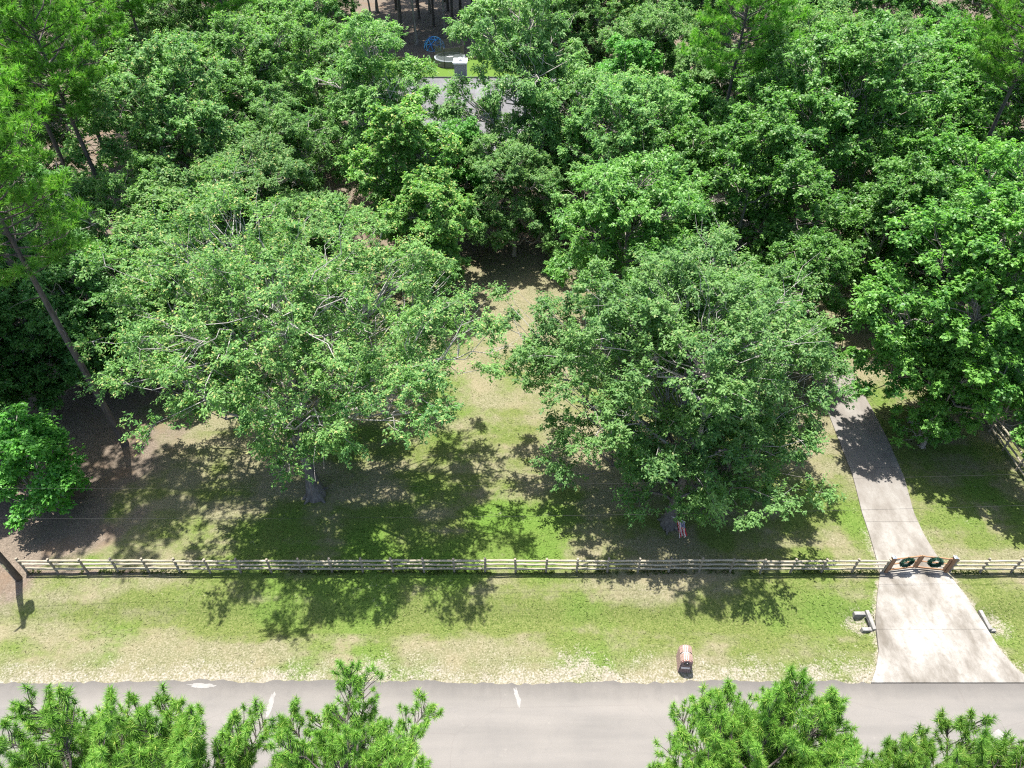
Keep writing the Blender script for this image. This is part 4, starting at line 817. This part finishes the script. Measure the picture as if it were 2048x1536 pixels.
def wire(label, p, q, sag, r):
    t = np.linspace(0, 1, 40); P = np.array(p) + (np.array(q) - np.array(p)) * t[:, None]; P[:, 2] -= sag * 4 * t * (1 - t)
    mb = MB(); mb.tube(P, r, 5); tag(obj('overhead_cable', mb.mesh('overhead_cable', M['wire'], True)), label, 'cable')
wire('lower thick overhead cable running along the fence from the pole', (PX - 0.0, PY - .17, 5.75), (46, 22.6, 5.9), 0.75, 0.006)
wire('upper thin overhead cable running along the fence from the pole', (PX - 0.0, PY - .14, 8.0), (46, 23.2, 7.6), 0.6, 0.004)

# ------------------------------------------------------------------ house
hs_ = thing('house', 'grey-shingled house mostly hidden under the trees', 'house', (-4, 79, float(ground_z(-4, 79))))
def hb(nm, x0, x1, y0, y1, z0, z1, m, parent=None, bev=0):
    mb = MB(); mb.box(x0, x1, y0, y1, z0, z1, None, bev); return obj(nm, mb.mesh(nm, m), parent or hs_)
hx0, hx1 = -13.2, 13.2; EV, RG = 3.0, 7.0; YF, YB = -9.4, 9.4
hb('wall', hx0 + .5, hx1 - .5, YF + .6, YF + .8, -.2, EV, M['siding']); hb('wall', hx0 + .5, hx1 - .5, YB - .8, YB - .6, -.2, EV, M['siding'])
for x in (hx0 + .5, hx1 - .7):
    mb = MB(); o = x; A = [(o, YF + .8, -.2), (o, YB - .8, -.2), (o, YB - .8, EV + .2), (o, 0, RG - .2), (o, YF + .8, EV + .2)]
    mb.add(A + [(p[0] + .2, p[1], p[2]) for p in A], [tuple(range(5)), tuple(range(5, 10))[::-1]] + [(i, (i + 1) % 5, (i + 1) % 5 + 5, i + 5) for i in range(5)]); obj('wall', mb.mesh('gable_wall', M['siding']), hs_)
def slope(y0, z0, y1, z1, th=0.16):
    mb = MB(); mb.add([(hx0, y0, z0), (hx1, y0, z0), (hx1, y1, z1), (hx0, y1, z1), (hx0, y0, z0 - th), (hx1, y0, z0 - th), (hx1, y1, z1 - th), (hx0, y1, z1 - th)], [(0, 1, 2, 3), (7, 6, 5, 4), (0, 4, 5, 1), (2, 6, 7, 3), (1, 5, 6, 2), (0, 3, 7, 4)])
    return obj('roof', mb.mesh('roof', M['shingle']), hs_)
rf = slope(YF, EV, 0, RG); slope(YB, EV, 0.004, RG)
mb = MB(); mb.tube([(hx0 - .01, 0, RG + .01), (hx1 + .01, 0, RG + .01)], .09, 6); obj('ridge_cap', mb.mesh('ridge_cap', M['black']), rf)
hb('gutter', hx0, hx1, YF - .12, YF - .004, EV - .16, EV - .02, M['white'], rf)
ch = hb('chimney', -2.3, -1.0, 0.5, 1.9, 5.8, 8.25, M['siding']); hb('cap', -2.42, -.88, 0.38, 2.02, 8.25, 8.40, M['white'], ch)
mb = MB(); mb.tube([(-1.65, 1.2, 8.40), (-1.65, 1.2, 8.62)], .16, 12); mb.tube([(-1.65, 1.2, 8.62), (-1.65, 1.2, 8.66), (-1.65, 1.2, 8.76)], [.26, .26, .05], 12); obj('flue', mb.mesh('flue', M['metal']), ch)
dm = hb('dormer', 0.25, 2.45, -5.0, -0.6, 4.75, 6.35, M['siding'])
mb = MB(); mb.add([(0.0, -5.3, 6.30), (1.35, -5.3, 7.0), (2.7, -5.3, 6.30), (0.0, -.4, 6.30), (1.35, -.15, 7.0), (2.7, -.4, 6.30), (0.0, -5.3, 6.18), (1.35, -5.3, 6.88), (2.7, -5.3, 6.18)], [(0, 1, 4, 3), (1, 2, 5, 4), (0, 6, 7, 1), (1, 7, 8, 2)]); obj('roof', mb.mesh('dormer_roof', M['shingle']), dm)
hb('window', .55, 2.15, -5.03, -5.004, 5.15, 6.1, M['glass'], dm); hb('sill', .3, 2.4, -5.16, -5.004, 4.86, 5.08, M['white'], dm); hb('corner_board', .16, .246, -5.08, -4.9, 4.6, 6.25, M['white'], dm)
for x in (-10.5, -7, 3.5, 7, 10.4):
    wn = hb('window', x - .6, x + .6, YF + .56, YF + .596, .9, 2.4, M['glass']); hb('sill', x - .7, x + .7, YF + .48, YF + .555, .78, .9, M['white'], wn)
do = hb('door', -2.5, -1.5, YF + .55, YF + .596, 0, 2.2, M['brick_a']); hb('handle', -1.64, -1.6, YF + .5, YF + .548, 1.0, 1.1, M['metal'], do)

# ------------------------------------------------------------------ trampoline and climbing dome in the backyard
TX, TY = -8.9, 105.4; tp = thing('trampoline', 'round trampoline with black net on the backyard lawn', 'trampoline', (TX, TY, float(ground_z(TX, TY))))
R_ = 2.2; hz = 0.85
t = np.linspace(0, 2 * math.pi, 41)
def ring(r, z): return np.stack([np.cos(t) * r, np.sin(t) * r, 0 * t + z], 1)
def band(nm, r0, z0, r1, z1, m):
    A, B = ring(r0, z0), ring(r1, z1); mb = MB(); mb.add([tuple(x) for x in A] + [tuple(x) for x in B], [(i, i + 1, i + 42, i + 41) for i in range(40)]); return obj(nm, mb.mesh(nm, m, True), tp)
mb = MB(); mb.add([tuple(x) for x in ring(1.92, hz)[:-1]], [tuple(range(40))]); mt = obj('jumping_mat', mb.mesh('jumping_mat', M['tmat']), tp)
mb = MB(); mb.add([(-.5, .1, hz + .006), (-.25, .28, hz + .006), (0, .16, hz + .006), (.3, .3, hz + .006), (.55, .12, hz + .006), (.2, .02, hz + .006), (.0, -.2, hz + .006), (-.25, -.02, hz + .006)], [tuple(range(8))]); obj('print', mb.mesh('print', M['white']), mt)
band('pad', 1.88, hz + .03, 2.24, hz + .01, M['tpad']); band('skirt', 2.2, hz, 2.24, 0.02, M['tskirt'])
mb = MB(); mb.tube(ring(2.2, hz - .03), .03, 6, False); obj('frame', mb.mesh('frame', M['metal']), tp)
band('net', 2.02, hz + .04, 2.12, 2.65, M['net'])
mb = MB(); mb.tube(ring(2.12, 2.66), .018, 5, False); obj('net_ring', mb.mesh('net_ring', M['black']), tp)
for k in range(6):
    a = k * math.pi / 3 + .25; c, s = math.cos(a), math.sin(a); mb = MB(); mb.tube([(c * 2.26, s * 2.26, .0), (c * 2.28, s * 2.28, 1.6), (c * 2.24, s * 2.24, 2.4), (c * 2.14, s * 2.14, 2.68)], .032, 6); obj('net_pole', mb.mesh('net_pole', M['black'], True), tp)
import bmesh
dmx = thing('climbing_dome', 'blue geodesic climbing dome behind the trampoline', 'climbing dome', (-11.7, 112.2, float(ground_z(-11.7, 112.2))))
bm = bmesh.new(); bmesh.ops.create_icosphere(bm, subdivisions=2, radius=1.6); seen = 0
bm.verts.ensure_lookup_table(); rg = random.Random(4)
for e in bm.edges:
    a, b_ = e.verts[0].co, e.verts[1].co
    if min(a.z, b_.z) < -0.12: continue
    mb = MB(); mb.tube([(a.x, a.y, max(a.z, 0) * 1.05), (b_.x, b_.y, max(b_.z, 0) * 1.05)], .05, 6); obj('bar', mb.mesh('bar', M['cyanbar'] if rg.random() < 0.4 else M['bluebar']), dmx)
bm.free()
